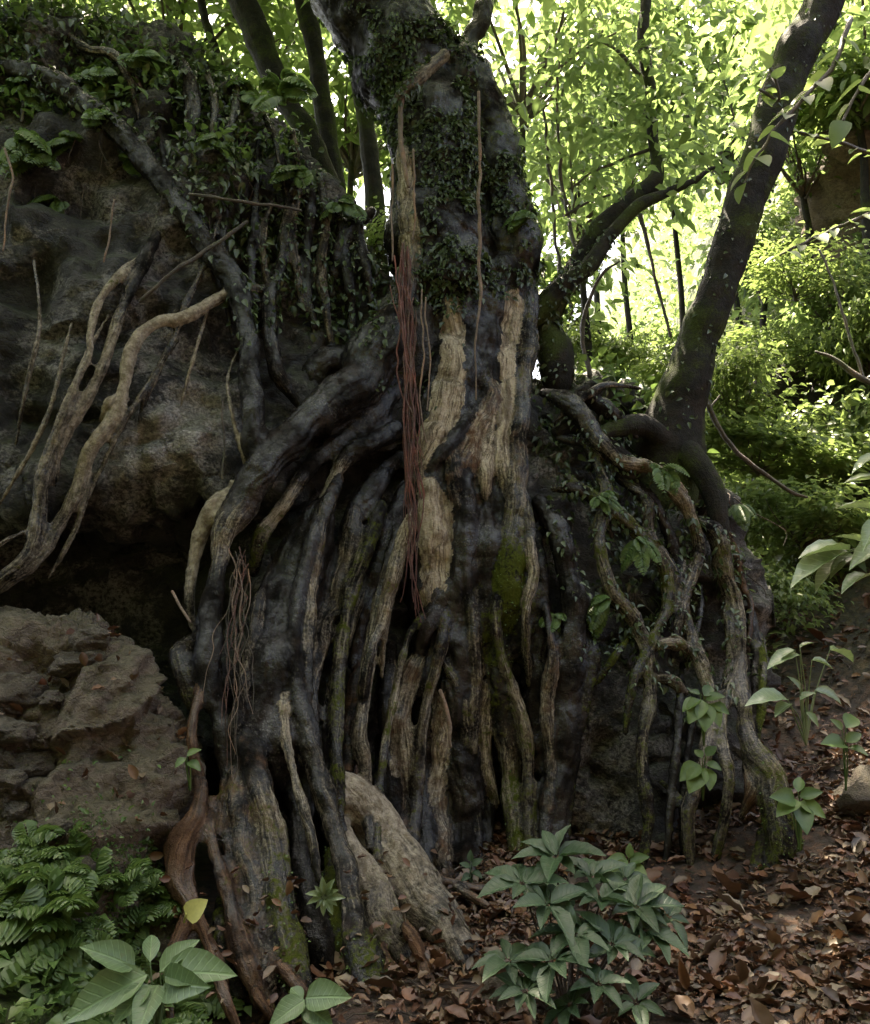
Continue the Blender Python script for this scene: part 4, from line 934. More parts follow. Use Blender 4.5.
for px, py, Y in [(650,30,7.4),(640,70,7.4),(610,50,7.3),(660,100,7.3),(630,130,7.2),(600,160,7.2),(690,165,6.9),(545,110,7.3),(560,160,7.2),(560,60,7.3),(585,190,7.1),(620,90,7.3),(680,130,7)]:
    cc += [P(px + rg.normal() * 22, py + rg.normal() * 20, Y + rg.normal() * .25) for _ in range(5)]
cc = np.array(cc); ci = np.repeat(np.arange(len(cc)), 15); p = cc[ci] + rg.normal(size=(len(ci), 3)) * np.array((.16, .16, .07))
d = unit(rg.normal(size=p.shape) * np.array((1, 1, .4)) + np.array((0, 0, -.4))); L = .135 * rg.uniform(.6, 1.3, len(p))
v, f = leaves(p - CT0, d, np.array((0, 0, 1.)) + rg.normal(size=p.shape) * .45, L, L * .25, T_SMALL); link('crown', mesh_np('crown', v, f), M['leaf_bg'], ct)

# trunks standing behind the boulder at upper left
for rows, lb, mt in [([(210,-60,14,8.0),(238,-10,14,8.0),(252,25,14,8.0),(264,55,13,8.0),(281,92,12,8.0),(305,130,12,8.0),(330,190,13,8.0)], 'grey trunk leaning over the boulder top at upper left', 'bark'),
                     ([(296,-50,10,8.6),(303,-5,10,8.6),(313,45,9,8.6),(320,85,9,8.6),(327,125,10,8.6),(335,190,11,8.6)], 'dark upright trunk left of the fig limb', 'bark'),
                     ([(345,-20,7,9.5),(352,40,7.5,9.5),(358,80,8,9.5),(368,140,9,9.5),(376,220,10,9.5),(384,360,11,9.5)], 'slim trunk close to the left side of the fig', 'bark'),
                     ([(196,-30,3.5,8.4),(206,20,4,8.4),(219,60,4,8.4),(232,110,4,8.4)], 'thin sapling stem at the boulder top', 'bark')]:
    b = P(rows[-1][0], rows[-1][1], rows[-1][3]); t = empty('forest_tree', tuple(b)); tag(t, lb, 'tree', 'trunks behind the boulder')
    st = px_curve(rows); rel_tubes('trunk', [st], b, M[mt], t, 12, .1)
    top = st[0][0]; v, f, c = crown_arrays(30, 30, .14, .7, int(rows[0][0]) % 50, .3); link('crown', mesh_np('crown', v * 1.1 + top - b + np.array((0, 0, .9)), f), M['leaf_bg'], t)

# bare hanging branch at right
bb = P(703, 400, 7.6); t = empty('bare_branch', tuple(bb)); tag(t, 'thin bare branch arching down beside the right of the boulder', 'branch')
rel_tubes('stem', [px_curve([(703,398,2.5,7.6),(716,425,2.5,7.6),(735,450,2.5,7.6),(760,470,2.4,7.6),(785,488,2.2,7.6),(808,498,1.5,7.6)], .04)], bb, M['twig'], t, 6, .3)
rel_tubes('twig', [px_curve([(716,425,1.5,7.6),(712,410,1.2,7.6),(722,395,1,7.6)], .03)], bb, M['twig'], t, 5, .2)
bb = P(870, 380, 8.4); t = empty('bare_branch', tuple(bb)); tag(t, 'pale dead branch poking out below the brown rock face', 'branch')
rel_tubes('stem', [px_curve([(890,388,3,8.4),(860,378,3,8.4),(835,360,2.2,8.4),(815,352,1.4,8.4)], .04)], bb, M['greybark'], t, 6, .2)
rel_tubes('twig', [px_curve([(862,378,1.6,8.4),(850,340,1.5,8.4),(836,290,1.2,8.4),(820,250,1,8.4)], .04)], bb, M['greybark'], t, 5, .2)

# ------------------------------------------------------------------ aerial roots of the fig
def hang(px0, py0, px1, py1, r, off, seed, n=7):
    rg = np.random.default_rng(seed); rows = []
    for k in np.linspace(0, 1, n):
        x = px0 + (px1 - px0) * k + rg.normal() * 3.2; y = py0 + (py1 - py0) * k; rows.append((x, y, r * (1 - .6 * k), float(D([px0], [min(y, py0 + 160)])[0]) + off + rg.normal() * .012))
    return px_curve(rows, .03)
for k in range(28):
    x0 = 405 + RNG.normal() * 4.5; y1 = [620, 600, 560, 540, 500, 480, 470, 460, 520, 440, 610, 580][k % 12]
    link('aerial_root', tubes_mesh('aerial_root', [hang(x0, 250 + RNG.uniform(-10, 60), 414 + RNG.normal() * 4 * (1.3 - (y1 - 440) / 180), y1, RNG.uniform(.5, 1.35), -.36 + RNG.normal() * .02, 300 + k)], 5), M[('redroot', 'redroot', 'brownroot')[k % 3]], fig)
for k in range(16):
    x0 = 241 + RNG.normal() * 3; y1 = RNG.uniform(640, 800)
    link('aerial_root', tubes_mesh('aerial_root', [hang(x0, 545 + RNG.uniform(-5, 30), 229 + RNG.normal() * 12, y1, RNG.uniform(.35, .9), -.22, 400 + k, 9)], 5), M[('brownroot', 'pinkroot', 'twig')[k % 3]], fig)
for rows in ([(401,98,2.8,6.2),(401,130,2.8,6.15),(405,160,2.5,6.1),(409,185,2,6.05)], [(478,90,1.6,6.05),(481,150,1.8,6.03),(478,215,1.9,6.0),(481,285,1.7,6.0),(477,340,1.1,5.95),(476,400,.8,5.92)],
             [(414,150,1.3,6.05),(416,210,1.2,6.0),(413,240,1,6.0)], [(392,165,1.2,6.05),(390,210,1,6),(393,260,1,5.95)], [(420,290,1,5.8),(424,350,1,5.75),(421,400,1,5.7),(425,440,.8,5.7)], [(426,300,.9,5.8),(430,360,.9,5.75),(427,410,.8,5.7)]):
    link('aerial_root', tubes_mesh('aerial_root', [px_curve(rows, .03)], 6), M['pinkroot'], fig)
# loose vines and twigs on the boulder
def vine(name, rows, mat, label, cat='vine'):
    b = P(rows[0][0], rows[0][1], rows[0][3]); st = px_curve(rows, .03); ob = link(name, tubes_mesh(name, [(st[0] - b, st[1])], 6), mat); ob.location = b; return tag(ob, label, cat, 'vines on the boulder')
vine('vine', [(190,194,1.6,5.3),(220,198,1.6,5.3),(255,204,1.6,5.4),(300,211,1.4,5.6)], M['twig'], 'thin level twig crossing in front of the long dark root')
vine('vine', [(140,300,1.8,5.35),(165,280,1.8,5.35),(200,255,2,5.4),(245,222,1.6,5.55)], M['twig'], 'thin straight stick slanting behind the long dark root')
vine('vine', [(5,150,1.2,5.2),(12,180,1.2,5.2),(6,215,1,5.2),(2,250,1,5.2)], M['pinkroot'], 'thin pale vine hanging at the left edge')
vine('vine', [(115,200,1,5.25),(112,225,1,5.25),(104,262,.8,5.25)], M['pinkroot'], 'short pale vine under the hanging ferns')
vine('vine', [(222,400,1,5.3),(224,440,1,5.3),(223,480,1,5.3)], M['twig'], 'thin rootlet dangling over the pale rock face')
vine('vine', [(172,592,1.6,5.2),(180,606,1.6,5.15),(190,622,1.6,5.12)], M['pinkroot'], 'short broken twig sticking out at the cave mouth')
vine('vine', [(440,690,2,5.7),(446,715,2.2,5.66),(452,748,2,5.65)], M['pinkroot'], 'broken splinter leaning on the tan wood')

# ------------------------------------------------------------------ creepers and plants growing on tree and boulder
def pick(mx, my, nrm, v, poly, n, seed, cond=None):
    rg = np.random.default_rng(seed); m = inside(poly, mx + 24 * vnoise(v * 3.1, 61) + rg.normal(size=len(v)) * 7, my + 34 * vnoise(v * 2.7, 62) + rg.normal(size=len(v)) * 10)
    toc = CAM - v; m &= (nrm * toc).sum(1) > -.25 * np.linalg.norm(toc, axis=1)
    if cond is not None: m &= cond
    i = np.nonzero(m)[0]; return i[rg.integers(0, len(i), n)] if len(i) else i
def plant_on(i, v, nrm, L, seed, tpl=T_BLADE, per=1, up=0., wr=.27, jit=.03):
    rg = np.random.default_rng(seed); i = np.repeat(i, per); n = len(i); p = v[i] + nrm[i] * .006 + rg.normal(size=(n, 3)) * jit * (per > 1)
    d = unit(nrm[i] * (.7 + up) + np.array((0, 0, -.75 + up)) + rg.normal(size=(n, 3)) * .5); l = L * rg.uniform(.45, 1.4, n)
    return leaves(p, d, nrm[i] + np.array((0, 0, .5)) + rg.normal(size=(n, 3)) * .35, l, l * wr, tpl)
def creeper(name, parts, mat, label, cat):
    v, f = join(parts); ob = link(name, mesh_np(name, v, f), mat); return tag(ob, label, cat)
kk = fbm(fv * 2.4, 3, 90)
i1 = pick(FX, FY, FN, fv, [(330,0),(470,40),(478,100),(530,180),(545,260),(535,300),(500,290),(440,300),(415,260),(425,160),(385,120)], 4600, 1, kk > -.25)
i2 = pick(FX, FY, FN, fv, [(395,260),(440,270),(445,330),(420,440),(400,420)], 160, 2)
creeper('creeper', [plant_on(i1, fv, FN, .054, 3), plant_on(i2, fv, FN, .04, 4)], M['leaf_dark'], 'dark small leaved creeper covering the upper fig trunk', 'creeper')
kb = fbm(bv * 1.6, 3, 91)
topL = [(-200,20),(60,-10),(200,50),(330,160),(400,280),(390,340),(300,330),(240,250),(180,200),(100,200),(0,180),(-200,190)]
i3 = pick(BX, BY, BN, bv, topL, 2800, 5, kb > -.3); i4 = pick(FX, FY, FN, fv, [(0,30),(150,30),(330,150),(390,280),(380,330),(260,330),(180,190)], 1100, 6)
creeper('creeper', [plant_on(i3, bv, BN, .075, 7, per=3, jit=.05), plant_on(i4, fv, FN, .06, 8)], M['leaf_dark'], 'dark tangle of small leaves over the left boulder top', 'creeper')
i5 = pick(BX, BY, BN, bv, [(540,380),(660,400),(720,460),(700,520),(680,660),(590,640),(550,520)], 1700, 9, kb > -.3); i6 = pick(FX, FY, FN, fv, [(540,380),(690,440),(750,560),(740,700),(600,700),(545,500)], 900, 10)
creeper('creeper', [plant_on(i5, bv, BN, .07, 11, per=2, jit=.04), plant_on(i6, fv, FN, .05, 12)], M['leaf_dark'], 'sparse dark creeper on the right face of the boulder', 'creeper')
i7 = pick(BX, BY, BN, bv, [(-100,-10),(120,0),(262,95),(300,150),(300,190),(180,150),(100,110),(-100,120)], 900, 15, BN[:, 2] > -.1)
creeper('ivy', [plant_on(i7, bv, BN, .085, 16, up=.5, per=4, jit=.09)], M['leaf_fern'], 'lighter green leafy fringe along the crest of the left boulder', 'ivy')
i8 = pick(BX, BY, BN, bv, [(560,375),(660,385),(720,440),(700,470),(640,420)], 160, 17)
creeper('ivy', [plant_on(i8, bv, BN, .10, 18, up=.4, per=4, jit=.07)], M['leaf_fern'], 'leafy fringe at the foot of the leaning tree', 'ivy')
# fine hanging rootlets and twigs over the dark parts
def tangle(i, v, nrm, n, Lm, seed):
    rg = np.random.default_rng(seed); out = []
    for q in i[:n]:
        p0 = v[q] + nrm[q] * .01; L = Lm * rg.uniform(.4, 1.5); dx = rg.normal() * .35
        c = np.array([p0, p0 + nrm[q] * .05 + np.array((dx * .3 * L, 0, -.3 * L)), p0 + nrm[q] * .05 + np.array((dx * L + rg.normal() * .04, 0, -.7 * L)), p0 + nrm[q] * .03 + np.array((dx * L * 1.2, 0, -L))])
        a = catmull(c, .05); out.append((a, np.linspace(.0055, .0025, len(a)) * rg.uniform(.6, 1.4)))
    return out
i9 = pick(BX, BY, BN, bv, topL, 190, 21); i10 = pick(BX, BY, BN, bv, [(540,390),(700,440),(740,560),(640,660),(560,600)], 90, 22)
ob = link('rootlets', tubes_mesh('rootlets', tangle(i9, bv, BN, 190, .4, 23) + tangle(i10, bv, BN, 90, .3, 24), 4), M['twig']); tag(ob, 'fine tangle of hanging rootlets over the boulder', 'rootlets', kind='stuff')

def fern_arrays(rg, n, L, out, spread, pin, wr, droop):
    o = unit(np.asarray(out, float)); parts = []; st = []
    for k in range(n):
        d = unit(o + rg.normal(size=3) * spread * np.array((.6, .4, .35))); l = L * rg.uniform(.7, 1.25); u = np.linspace(0, 1, 9)[:, None]
        p = d * l * u + np.array((0, 0, -1.)) * l * droop * u ** 2.2 + np.array((0, 0, .25)) * l * u; a = catmull(p, l / 20); t, aa, bb = frames(a)
        lat = unit(np.cross(t, np.array((0, -.4, 1.)) + rg.normal(size=3) * .2)); up = np.cross(lat, t)
        ks = np.linspace(.14, .97, pin); i = (ks * (len(a) - 1)).astype(int); w = l * .36 * np.sin(np.pi * (.18 + .8 * ks)) ** .8
        for sg in (-1, 1): parts.append(leaves(a[i], lat[i] * sg + t[i] * .45 + np.array((0, 0, -.15)), up[i], w, w * wr, T_BLADE))
        st.append((a, np.linspace(.004, .0015, len(a))))
    return parts, st
def fern(name, base, n, L, mat, label, seed, out=(0, -1, .3), spread=1.2, pin=13, wr=.3, group=None, droop=.9):
    base = np.asarray(base, float); parts, st = fern_arrays(np.random.default_rng(seed), n, L, out, spread, pin, wr, droop)
    t = empty(name, tuple(base)); tag(t, label, 'fern', group); v, f = join(parts); link('frond', mesh_np('frond', v, f), mat, t); link('stem', tubes_mesh('stem', st, 4), mat, t); return t
def on_boulder(px, py, trees=None):
    h = cast(px, py, trees or [BVH, FBVH]); return (np.array(h[0]), np.array(h[2])) if h else (P(px, py, 5.6), np.array((0, -1, 0)))
for k, (px, py, L, lb) in enumerate([
    (22,150,.34,'drooping fern hanging at the far left of the boulder'), (45,165,.28,'pale fern hanging below the long dark root'), (72,150,.26,'small fern over the shaded rock beside the pale fern'),
    (95,130,.24,'fern growing against the underside of the long dark root'), (125,165,.2,'short fern in the elbow under the long dark root'), (105,85,.3,'strap leaved fern perched on top of the long dark root'),
    (150,70,.32,'fern on the crest of the left boulder'), (245,110,.36,'bright fern at the foot of the leaning grey trunk'), (285,105,.36,'light fern fanning out above the boulder edge'),
    (20,95,.25,'fern tucked above the long dark root at the left edge'), (60,205,.2,'faint small fern low on the shaded rock'), (215,150,.22,'small bright fern between the hanging roots'),
    (300,180,.26,'fern drooping over the left shoulder of the fig'), (340,210,.24,'dim fern beside the left edge of the fig trunk'), (530,220,.22,'tuft of fern on the right bulge of the fig trunk'),
    (660,470,.2,'fern below the foot of the leaning tree'), (640,540,.2,'bright fern sprouting from the middle of the right rock face'), (690,720,.18,'fern drooping between the winding roots of the right face'), (610,600,.18,'fern in the shade of the right rock face near the mossy root'), (735,505,.2,'fern at the top right corner of the boulder'), (600,500,.17,'small fern high on the shaded right face'), (557,618,.14,'single small fern hanging on the dark root right of the mossy root')]):
    p, n = on_boulder(px, py); fern('fern', p + n * .01, 6, L, M['leaf_fern'], lb, 500 + k, out=n * .7 + np.array((0, -.5, .15)), group='ferns on the boulder')

# ------------------------------------------------------------------ foreground plants
def big_leaves(name, rows, base, mat, label, stem_mat=None, cat='plant', group=None, tpl=T_BIG, wr=.3, nm=(0, -.75, .66)):
    """rows: base px,py -> tip px,py, depth at base and tip"""
    b0 = np.asarray(base, float); t = empty(name, tuple(b0)); tag(t, label, cat, group); parts = []; st = []
    for (x0, y0, x1, y1, Y0, Y1) in rows:
        a, b = P(x0, y0, Y0), P(x1, y1, Y1); d = b - a; L = np.linalg.norm(d); parts.append(leaves([a - b0], [d], [np.array(nm) + RNG.normal(size=3) * .18], [L], [L * wr], tpl))
        m = (a + b0) / 2 + np.array((0, 0, .03)) + RNG.normal(size=3) * .012; st.append((catmull(np.array([b0, m, a]) - b0, .03), None))
    v, f = join(parts); link('leaf', leafuv(mesh_np('leaf', v, f), tpl), mat, t); link('stem', tubes_mesh('stem', [(p, np.linspace(.006, .003, len(p))) for p, _ in st], 5), stem_mat or mat, t); return t
big_leaves('broad_leaf_plant', [(135,968,86,943,3.5,3.4),(148,975,60,1016,3.5,3.35),(150,985,113,1020,3.48,3.35),(160,972,196,936,3.5,3.55),(165,974,229,967,3.5,3.4),(165,982,196,986,3.5,3.3),(150,962,152,930,3.5,3.6),(158,985,135,1030,3.5,3.3)], P(155, 1050, 3.5), M['leaf_broad'], 'broad leaved seedling in front of the red root at lower left', wr=.25)
big_leaves('broad_leaf_plant', [(305,1000,270,1022,3.6,3.5),(306,998,345,994,3.6,3.5),(305,1004,330,1024,3.6,3.5),(303,1000,290,985,3.6,3.65)], P(306, 1040, 3.6), M['leaf_broad'], 'small pale seedling at the foot of the mossy root')
PL = M['leaf_pale']
big_leaves('pale_leaf_plant', [(800,655,768,661,5.4,5.3),(795,650,780,655,5.4,5.35),(800,648,812,640,5.4,5.4),(788,700,748,697,5.3,5.2),(790,704,775,712,5.3,5.2),(800,700,815,690,5.4,5.4),(800,690,790,675,5.4,5.4),(812,660,835,665,5.4,5.4),(815,690,845,700,5.5,5.5),(806,712,820,725,5.4,5.35),(830,650,855,655,5.5,5.6)], P(806, 745, 5.5), PL, 'pale leaved plant shining against the dead leaf slope', wr=.24, nm=(0, -.5, .85))
big_leaves('pale_leaf_branch', [(850,550,800,546,5.2,5.1),(850,552,790,572,5.2,5.05),(845,560,812,583,5.2,5.1),(860,556,828,570,5.2,5.1),(870,545,838,530,5.2,5.2),(880,510,838,500,5.0,5.0),(880,480,845,476,5.0,5.0),(880,455,850,468,5.0,5.0),(890,540,850,560,5.1,5.0),(880,520,862,545,5.0,4.9),(870,575,840,585,5.1,5.0)], P(930, 530, 5.2), PL, 'branch of large pale leaves reaching in from the right edge', cat='branch', wr=.2, nm=(0, -.35, .95))
big_leaves('small_plant', [(700,700,682,708,5.55,5.5),(702,700,690,720,5.55,5.45),(706,700,724,694,5.55,5.5),(706,704,722,724,5.55,5.45),(704,704,706,728,5.55,5.42),(704,696,712,684,5.55,5.6),(700,694,690,690,5.55,5.55),(712,705,730,712,5.55,5.5)], P(704, 745, 5.62), M['leaf_fern'], 'bright seedling sprouting between the right roots', wr=.34)
big_leaves('small_plant', [(700,765,680,778,5.55,5.5),(702,768,690,790,5.55,5.45),(706,764,722,768,5.55,5.5),(705,768,712,788,5.55,5.45),(702,758,695,748,5.55,5.6),(706,756,716,745,5.55,5.55)], P(703, 800, 5.62), M['leaf_fern'], 'dim seedling below the bright seedling among the right roots', wr=.36)
big_leaves('small_plant', [(795,800,775,795,5.2,5.1),(797,800,778,812,5.2,5.1),(800,797,822,790,5.2,5.15),(800,802,826,815,5.2,5.1),(798,792,800,775,5.2,5.25),(800,806,808,830,5.2,5.05)], P(800, 850, 5.25), M['leaf_fern'], 'seedling in front of the root foot at the right')
big_leaves('small_plant', [(628,862,608,858,5.4,5.35),(628,864,612,876,5.4,5.3),(630,862,648,855,5.4,5.35),(630,866,646,872,5.4,5.3),(629,858,630,843,5.4,5.4)], P(630, 895, 5.4), M['leaf_fern'], 'little bright plant behind the glossy shrub')
big_leaves('small_plant', [(470,868,460,862,5.5,5.5),(472,866,482,858,5.5,5.5),(472,872,482,876,5.5,5.45),(470,874,462,880,5.5,5.45),(471,862,470,850,5.5,5.5)], P(472, 895, 5.5), M['leaf_shrub'], 'tiny bluish seedling at the foot of the tan wood')
big_leaves('small_plant', [(845,745,825,740,5.7,5.6),(846,742,862,732,5.7,5.7),(848,748,868,752,5.7,5.6),(842,730,832,718,5.7,5.7),(846,728,856,712,5.7,5.8)], P(846, 790, 5.7), M['leaf_fern'], 'leafy seedling on the dead leaf slope at the right edge')
big_leaves('small_plant', [(185,758,175,766,4.6,4.55),(187,756,200,748,4.6,4.6),(188,762,200,768,4.6,4.55)], P(190, 790, 4.62), M['leaf_fern'], 'tiny bright sprout beside the red root')
big_leaves('small_plant', [(325 + 3 * math.cos(a), 897 + 3 * math.sin(a), 325 + r_ * math.cos(a), 897 + r_ * math.sin(a), 4.36, 4.33) for a, r_ in [(k * .57, 9 + 5 * (k % 3)) for k in range(22)]], P(325, 897, 4.42), M['leaf_pale'], 'pale tufted little plant growing in the gap between the foot roots', wr=.22)
p = P(205, 905, 4.15); big_leaves('fallen_leaf', [(186,918,205,900,4.2,4.18)], P(184, 922, 4.22), M['leaf_yellow'], 'yellow leaf lying on the red root', cat='leaf', tpl=T_OVATE, wr=.42)

# glossy shrub: whorls of leaves at the ends of branching stems
sb = P(575, 1035, 3.95); shrub = empty('glossy_shrub', tuple(sb)); tag(shrub, 'glossy blue green shrub standing on the leaf litter', 'shrub'); parts = []; st = []
rg = np.random.default_rng(91)
for (px, py, rr, Y) in [(556,858,46,4.0),(522,884,40,3.9),(592,878,40,4.05),(548,905,46,3.8),(600,902,42,3.85),(636,908,42,3.95),(575,935,46,3.72),(508,962,42,3.7),(553,962,44,3.65),(612,945,40,3.75),(645,932,38,3.9),(668,918,28,4.0),(525,992,32,3.6),(598,985,36,3.6),(636,1003,34,3.65),(570,900,34,4.15),(625,880,30,4.2),(570,1005,34,3.6)]:
    c = P(px, py, Y); R0 = rr * mpp(px, py, Y); n = int(rg.integers(6, 11)); th = np.linspace(0, 6.283, n, endpoint=False) + rg.uniform(0, 6)
    tilt = unit(np.array((rg.normal() * .25, -.35 + rg.normal() * .15, 1.0))); e1 = unit(np.cross(tilt, np.array((0, 1., .1)))); e2 = np.cross(tilt, e1)
    d = e1[None] * np.cos(th)[:, None] + e2[None] * np.sin(th)[:, None] + tilt[None] * rg.uniform(-.1, .55, n)[:, None]
    l = R0 * rg.uniform(.62, 1.12, n); parts.append(leaves(np.repeat(c[None], n, 0) - sb + d * .012, d, tilt[None] + rg.normal(size=(n, 3)) * .15, l, l * rg.uniform(.2, .26, n), T_BIG))
    m = (c - sb) * .5 + np.array((0, .08, -.02)); st.append((catmull(np.array([np.array((rg.normal() * .02, .05, -.05)), m, c - sb]), .03), None))
v, f = join(parts); link('foliage', leafuv(mesh_np('foliage', v, f), T_BIG), M['leaf_shrub'], shrub); link('stem', tubes_mesh('stem', [(p, np.linspace(.009, .004, len(p))) for p, _ in st], 6), M['twig'], shrub)

# fern patch lower left: a few plants one can tell apart and a mass of small ones
for k, (px, py, L, lb) in enumerate([(25,960,.36,'large fern at the lower left corner'), (60,925,.32,'fern arching over the mossy grey stone'), (95,985,.3,'fern left of the broad leaved seedling'), (20,1010,.34,'lowest fern in the left corner'), (120,890,.24,'small fern on the green moss near the red root'), (15,900,.28,'fern at the left edge under the stones'), (70,1015,.28,'fern leaning in front of the broad leaved seedling')]):
    h = cast(px, py, [MBVH]); b = np.array(h[0]) if h else P(px, py, 3.9); fern('fern', b, 7, L, M['leaf_fern'], lb, 700 + k, out=(.1, -.6, .75), spread=1.5, pin=11, wr=.34, droop=.6, group='ferns at lower left')
i11 = pick(MX, MY, MN, mv, [(-60,880),(60,860),(140,885),(165,920),(165,1024),(-60,1024)], 2100, 31, MN[:, 2] > .0)
i12 = pick(MX, MY, MN, mv, [(0,760),(140,740),(180,850),(0,860)], 160, 33)
i13 = pick(MX, MY, MN, mv, [(60,830),(150,830),(165,930),(120,950),(60,900)], 4200, 35)
bankv = clump_field(240, 9, (-2.6, -1.0), (3.1, 4.8), .075, .1, 55, zlift=.05)
fp = []; rg = np.random.default_rng(66)
for q in i11[900:955]:
    pr, _ = fern_arrays(rg, 4, rg.uniform(.16, .3), (.05, -.6, .75), 1.4, 10, .33, .6); fp += [(a + mv[q], b) for a, b in pr]
for _ in range(30):
    x, y = rg.uniform(-2.5, -1.1), rg.uniform(3.2, 4.5); pr, _ = fern_arrays(rg, 4, rg.uniform(.16, .28), (.05, -.5, .85), 1.5, 10, .33, .6); z = float(ground_z(x, y)); fp += [(a + np.array((x, y, z + .02)), b) for a, b in pr]
v, f = join([*fp, bankv, plant_on(i11[:900], mv, MN, .055, 32, up=.75, wr=.3), plant_on(i12, mv, MN, .035, 34, up=.7), plant_on(i13, mv, MN, .02, 36, up=.8)])
tag(link('ground_cover', mesh_np('ground_cover', v, f), M['leaf_fern']), 'low green plants and moss over the lower left bank', 'ground cover', kind='stuff')
# moss and tiny plants on roots
im = np.nonzero(sm[:, 5] > .45)[0]; im = im[RNG.integers(0, len(im), 900)]; im = im[FN[im, 1] < .2]
v, f = plant_on(im, fv, FN, .014, 40, up=.5, wr=.4); tag(link('moss', mesh_np('moss', v, f), M['leaf_fern']), 'green moss tufts on the fig roots', 'moss', kind='stuff')

# ------------------------------------------------------------------ dead leaves
def litter(n, xr, yr, L, seed, keep=None, lift=.012, tpl=None):
    tpl = tpl or T_DEAD
    rg = np.random.default_rng(seed); x = rg.uniform(*xr, n); y = rg.uniform(*yr, n)
    if keep is not None: m = keep(x, y); x, y = x[m], y[m]
    m = fbm(np.stack((x, y, 0 * x), -1) * 2.1, 3, 77) > rg.uniform(-1.1, .35, len(x)); x, y = x[m], y[m]; n = len(x); e = .02; z = ground_z(x, y); nz = np.stack((-(ground_z(x + e, y) - z) / e, -(ground_z(x, y + e) - z) / e, np.ones(n)), -1)
    d = np.stack((rg.normal(size=n), rg.normal(size=n), rg.normal(size=n) * .25), -1); l = L * np.exp(rg.normal(size=n) * .38)
    return leaves(np.stack((x, y, z + lift * rg.uniform(.2, 2.2, n)), -1), d, unit(nz) + rg.normal(size=(n, 3)) * .27, l, l * rg.uniform(.14, .34, n), tpl)
right = lambda x, y: ~((x < -.9) & (y > 4.6)) & (x > -1.05 - .2 * np.sin(y * 7)) & ~((x < -.45) & (y < 4.8) & (np.sin(x * 91 + y * 57) > -.2))
v, f = join([litter(5000, (-1.6, 4), (3.3, 7), .035, 4, right, .02, T_CURL), litter(17000, (-1.6, 3.4), (3.3, 6.4), .056, 1, right), litter(10000, (1.6, 7.5), (5, 11), .075, 2), litter(700, (-.6, 3), (3.3, 5.6), .10, 3, right, .02)])
tag(link('fallen_leaves', mesh_np('fallen_leaves', v, f), M['litter']), 'brown and reddish dead leaves covering the ground', 'leaf litter', kind='stuff')
i14 = pick(MX, MY, MN, mv, [(0,640),(120,620),(180,760),(170,900),(0,900)], 130, 41, MN[:, 2] > .2); v, f = plant_on(i14, mv, MN, .07, 42, T_DEAD, up=.3)
i15 = pick(FX, FY, FN, fv, [(160,860),(480,880),(480,1010),(160,1024)], 130, 43, FN[:, 2] > .15); v2, f2 = plant_on(i15, fv, FN, .06, 44, T_DEAD, up=.2)
tag(link('fallen_leaves', mesh_np('fallen_leaves', *join([(v, f), (v2, f2)])), M['litter']), 'dead leaves caught on the rocks and roots', 'leaf litter', kind='stuff')
rg = np.random.default_rng(88); tw = []
for _ in range(420):
    x, y = rg.uniform(-.9, 4.2), rg.uniform(3.4, 8); a = rg.uniform(0, 6.283); L = rg.uniform(.06, .35); k = np.linspace(0, 1, 5); X = x + np.cos(a) * L * k + rg.normal(size=5) * .012; Y = y + np.sin(a) * L * k + rg.normal(size=5) * .012
    tw.append((np.stack((X, Y, ground_z(X, Y) + .022), -1), np.linspace(.0045, .002, 5) * rg.uniform(.6, 1.6)))
tag(link('twigs', tubes_mesh('twigs', tw, 5), M['twig']), 'small broken twigs among the dead leaves', 'twigs', kind='stuff')
for rows, lb in [([(650,985,5,4.0),(700,992,5,4.0),(760,1003,4.5,4.0),(830,1020,4,4.0),(880,1032,3,4.0)], 'long fallen stick lying across the litter at lower right'), ([(745,895,3,4.9),(738,910,3,4.8),(730,925,2.5,4.7)], 'short stick propped against the root foot')]:
    c = [ground_pt(r[0], r[1]) + np.array((0, 0, .015)) for r in rows]; a = catmull(np.array([(*q, r[2] * mpp(r[0], r[1], q[1])) for q, r in zip(c, rows)]), .04)
    ob = link('fallen_stick', tubes_mesh('fallen_stick', [(a[:, :3] - c[0], a[:, 3])], 7), M['twig']); ob.location = c[0]; tag(ob, lb, 'stick')

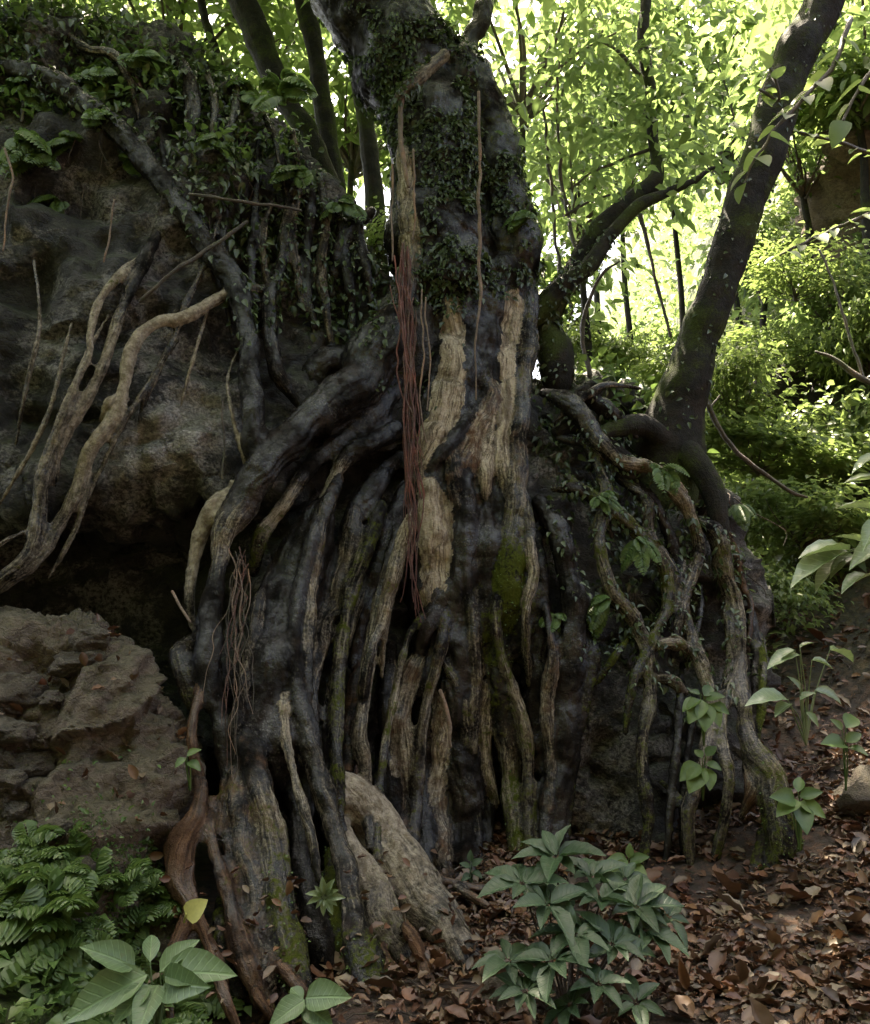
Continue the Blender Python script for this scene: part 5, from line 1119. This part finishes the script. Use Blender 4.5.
# ------------------------------------------------------------------ haze in the ravine
HAZE = 0
if HAZE:
    x0, x1, y0, y1, z0, z1 = -165, 165, -65, 230, -1.5, 48.0
    hv = np.array([(x, y, z) for x in (x0, x1) for y in (y0, y1) for z in (z0, z1)]); hf = np.array([(0, 1, 3, 2), (4, 6, 7, 5), (0, 4, 5, 1), (2, 3, 7, 6), (0, 2, 6, 4), (1, 5, 7, 3)])
    hm = bpy.data.materials.new('haze_air'); hm.use_nodes = True; ht = hm.node_tree; ht.nodes.clear(); ho = ht.nodes.new('ShaderNodeOutputMaterial'); hp = ht.nodes.new('ShaderNodeVolumePrincipled')
    hp.inputs['Color'].default_value = (.93, .96, .88, 1); hp.inputs['Density'].default_value = HAZE; hp.inputs['Anisotropy'].default_value = .35; ht.links.new(hp.outputs[0], ho.inputs['Volume'])
    tag(link('haze', mesh_np('haze', hv, hf, False), hm), 'pale humid air filling the ravine', 'haze', kind='stuff')

# ------------------------------------------------------------------ light
SUN_EL, SUN_AZ = R(69), R(-22)
w = bpy.data.worlds.new('World'); scene.world = w; w.use_nodes = True; nt = w.node_tree; nt.nodes.clear()
sky = nt.nodes.new('ShaderNodeTexSky'); sky.sky_type = 'NISHITA'; sky.sun_disc = False; sky.sun_elevation = SUN_EL; sky.sun_rotation = SUN_AZ; sky.dust_density = 6; sky.air_density = 1.0; sky.ozone_density = .6
bg = nt.nodes.new('ShaderNodeBackground'); bg.inputs[1].default_value = .11; wo = nt.nodes.new('ShaderNodeOutputWorld'); nt.links.new(sky.outputs[0], bg.inputs[0]); nt.links.new(bg.outputs[0], wo.inputs[0])
ld = bpy.data.lights.new('sun', 'SUN'); ld.energy = 3.8; ld.angle = R(.5); ld.color = (1, .93, .80); so = bpy.data.objects.new('sun', ld); COL.objects.link(so)
sd = Vector((math.sin(SUN_AZ) * math.cos(SUN_EL), math.cos(SUN_AZ) * math.cos(SUN_EL), math.sin(SUN_EL))); so.rotation_euler = sd.to_track_quat('Z', 'Y').to_euler()
so.location = (8, 20, 30)
vs = scene.view_settings; vs.view_transform = 'Standard'; vs.look = 'None'; vs.exposure = 3.25; vs.use_white_balance = True; vs.white_balance_temperature = 7300; vs.white_balance_tint = 10; vs.gamma = 1
scene.render.engine = 'CYCLES'; scene.cycles.use_denoising = True; scene.cycles.use_adaptive_sampling = False; scene.cycles.max_bounces = 6; scene.cycles.diffuse_bounces = 3; scene.cycles.transmission_bounces = 4; scene.cycles.sample_clamp_indirect = 6
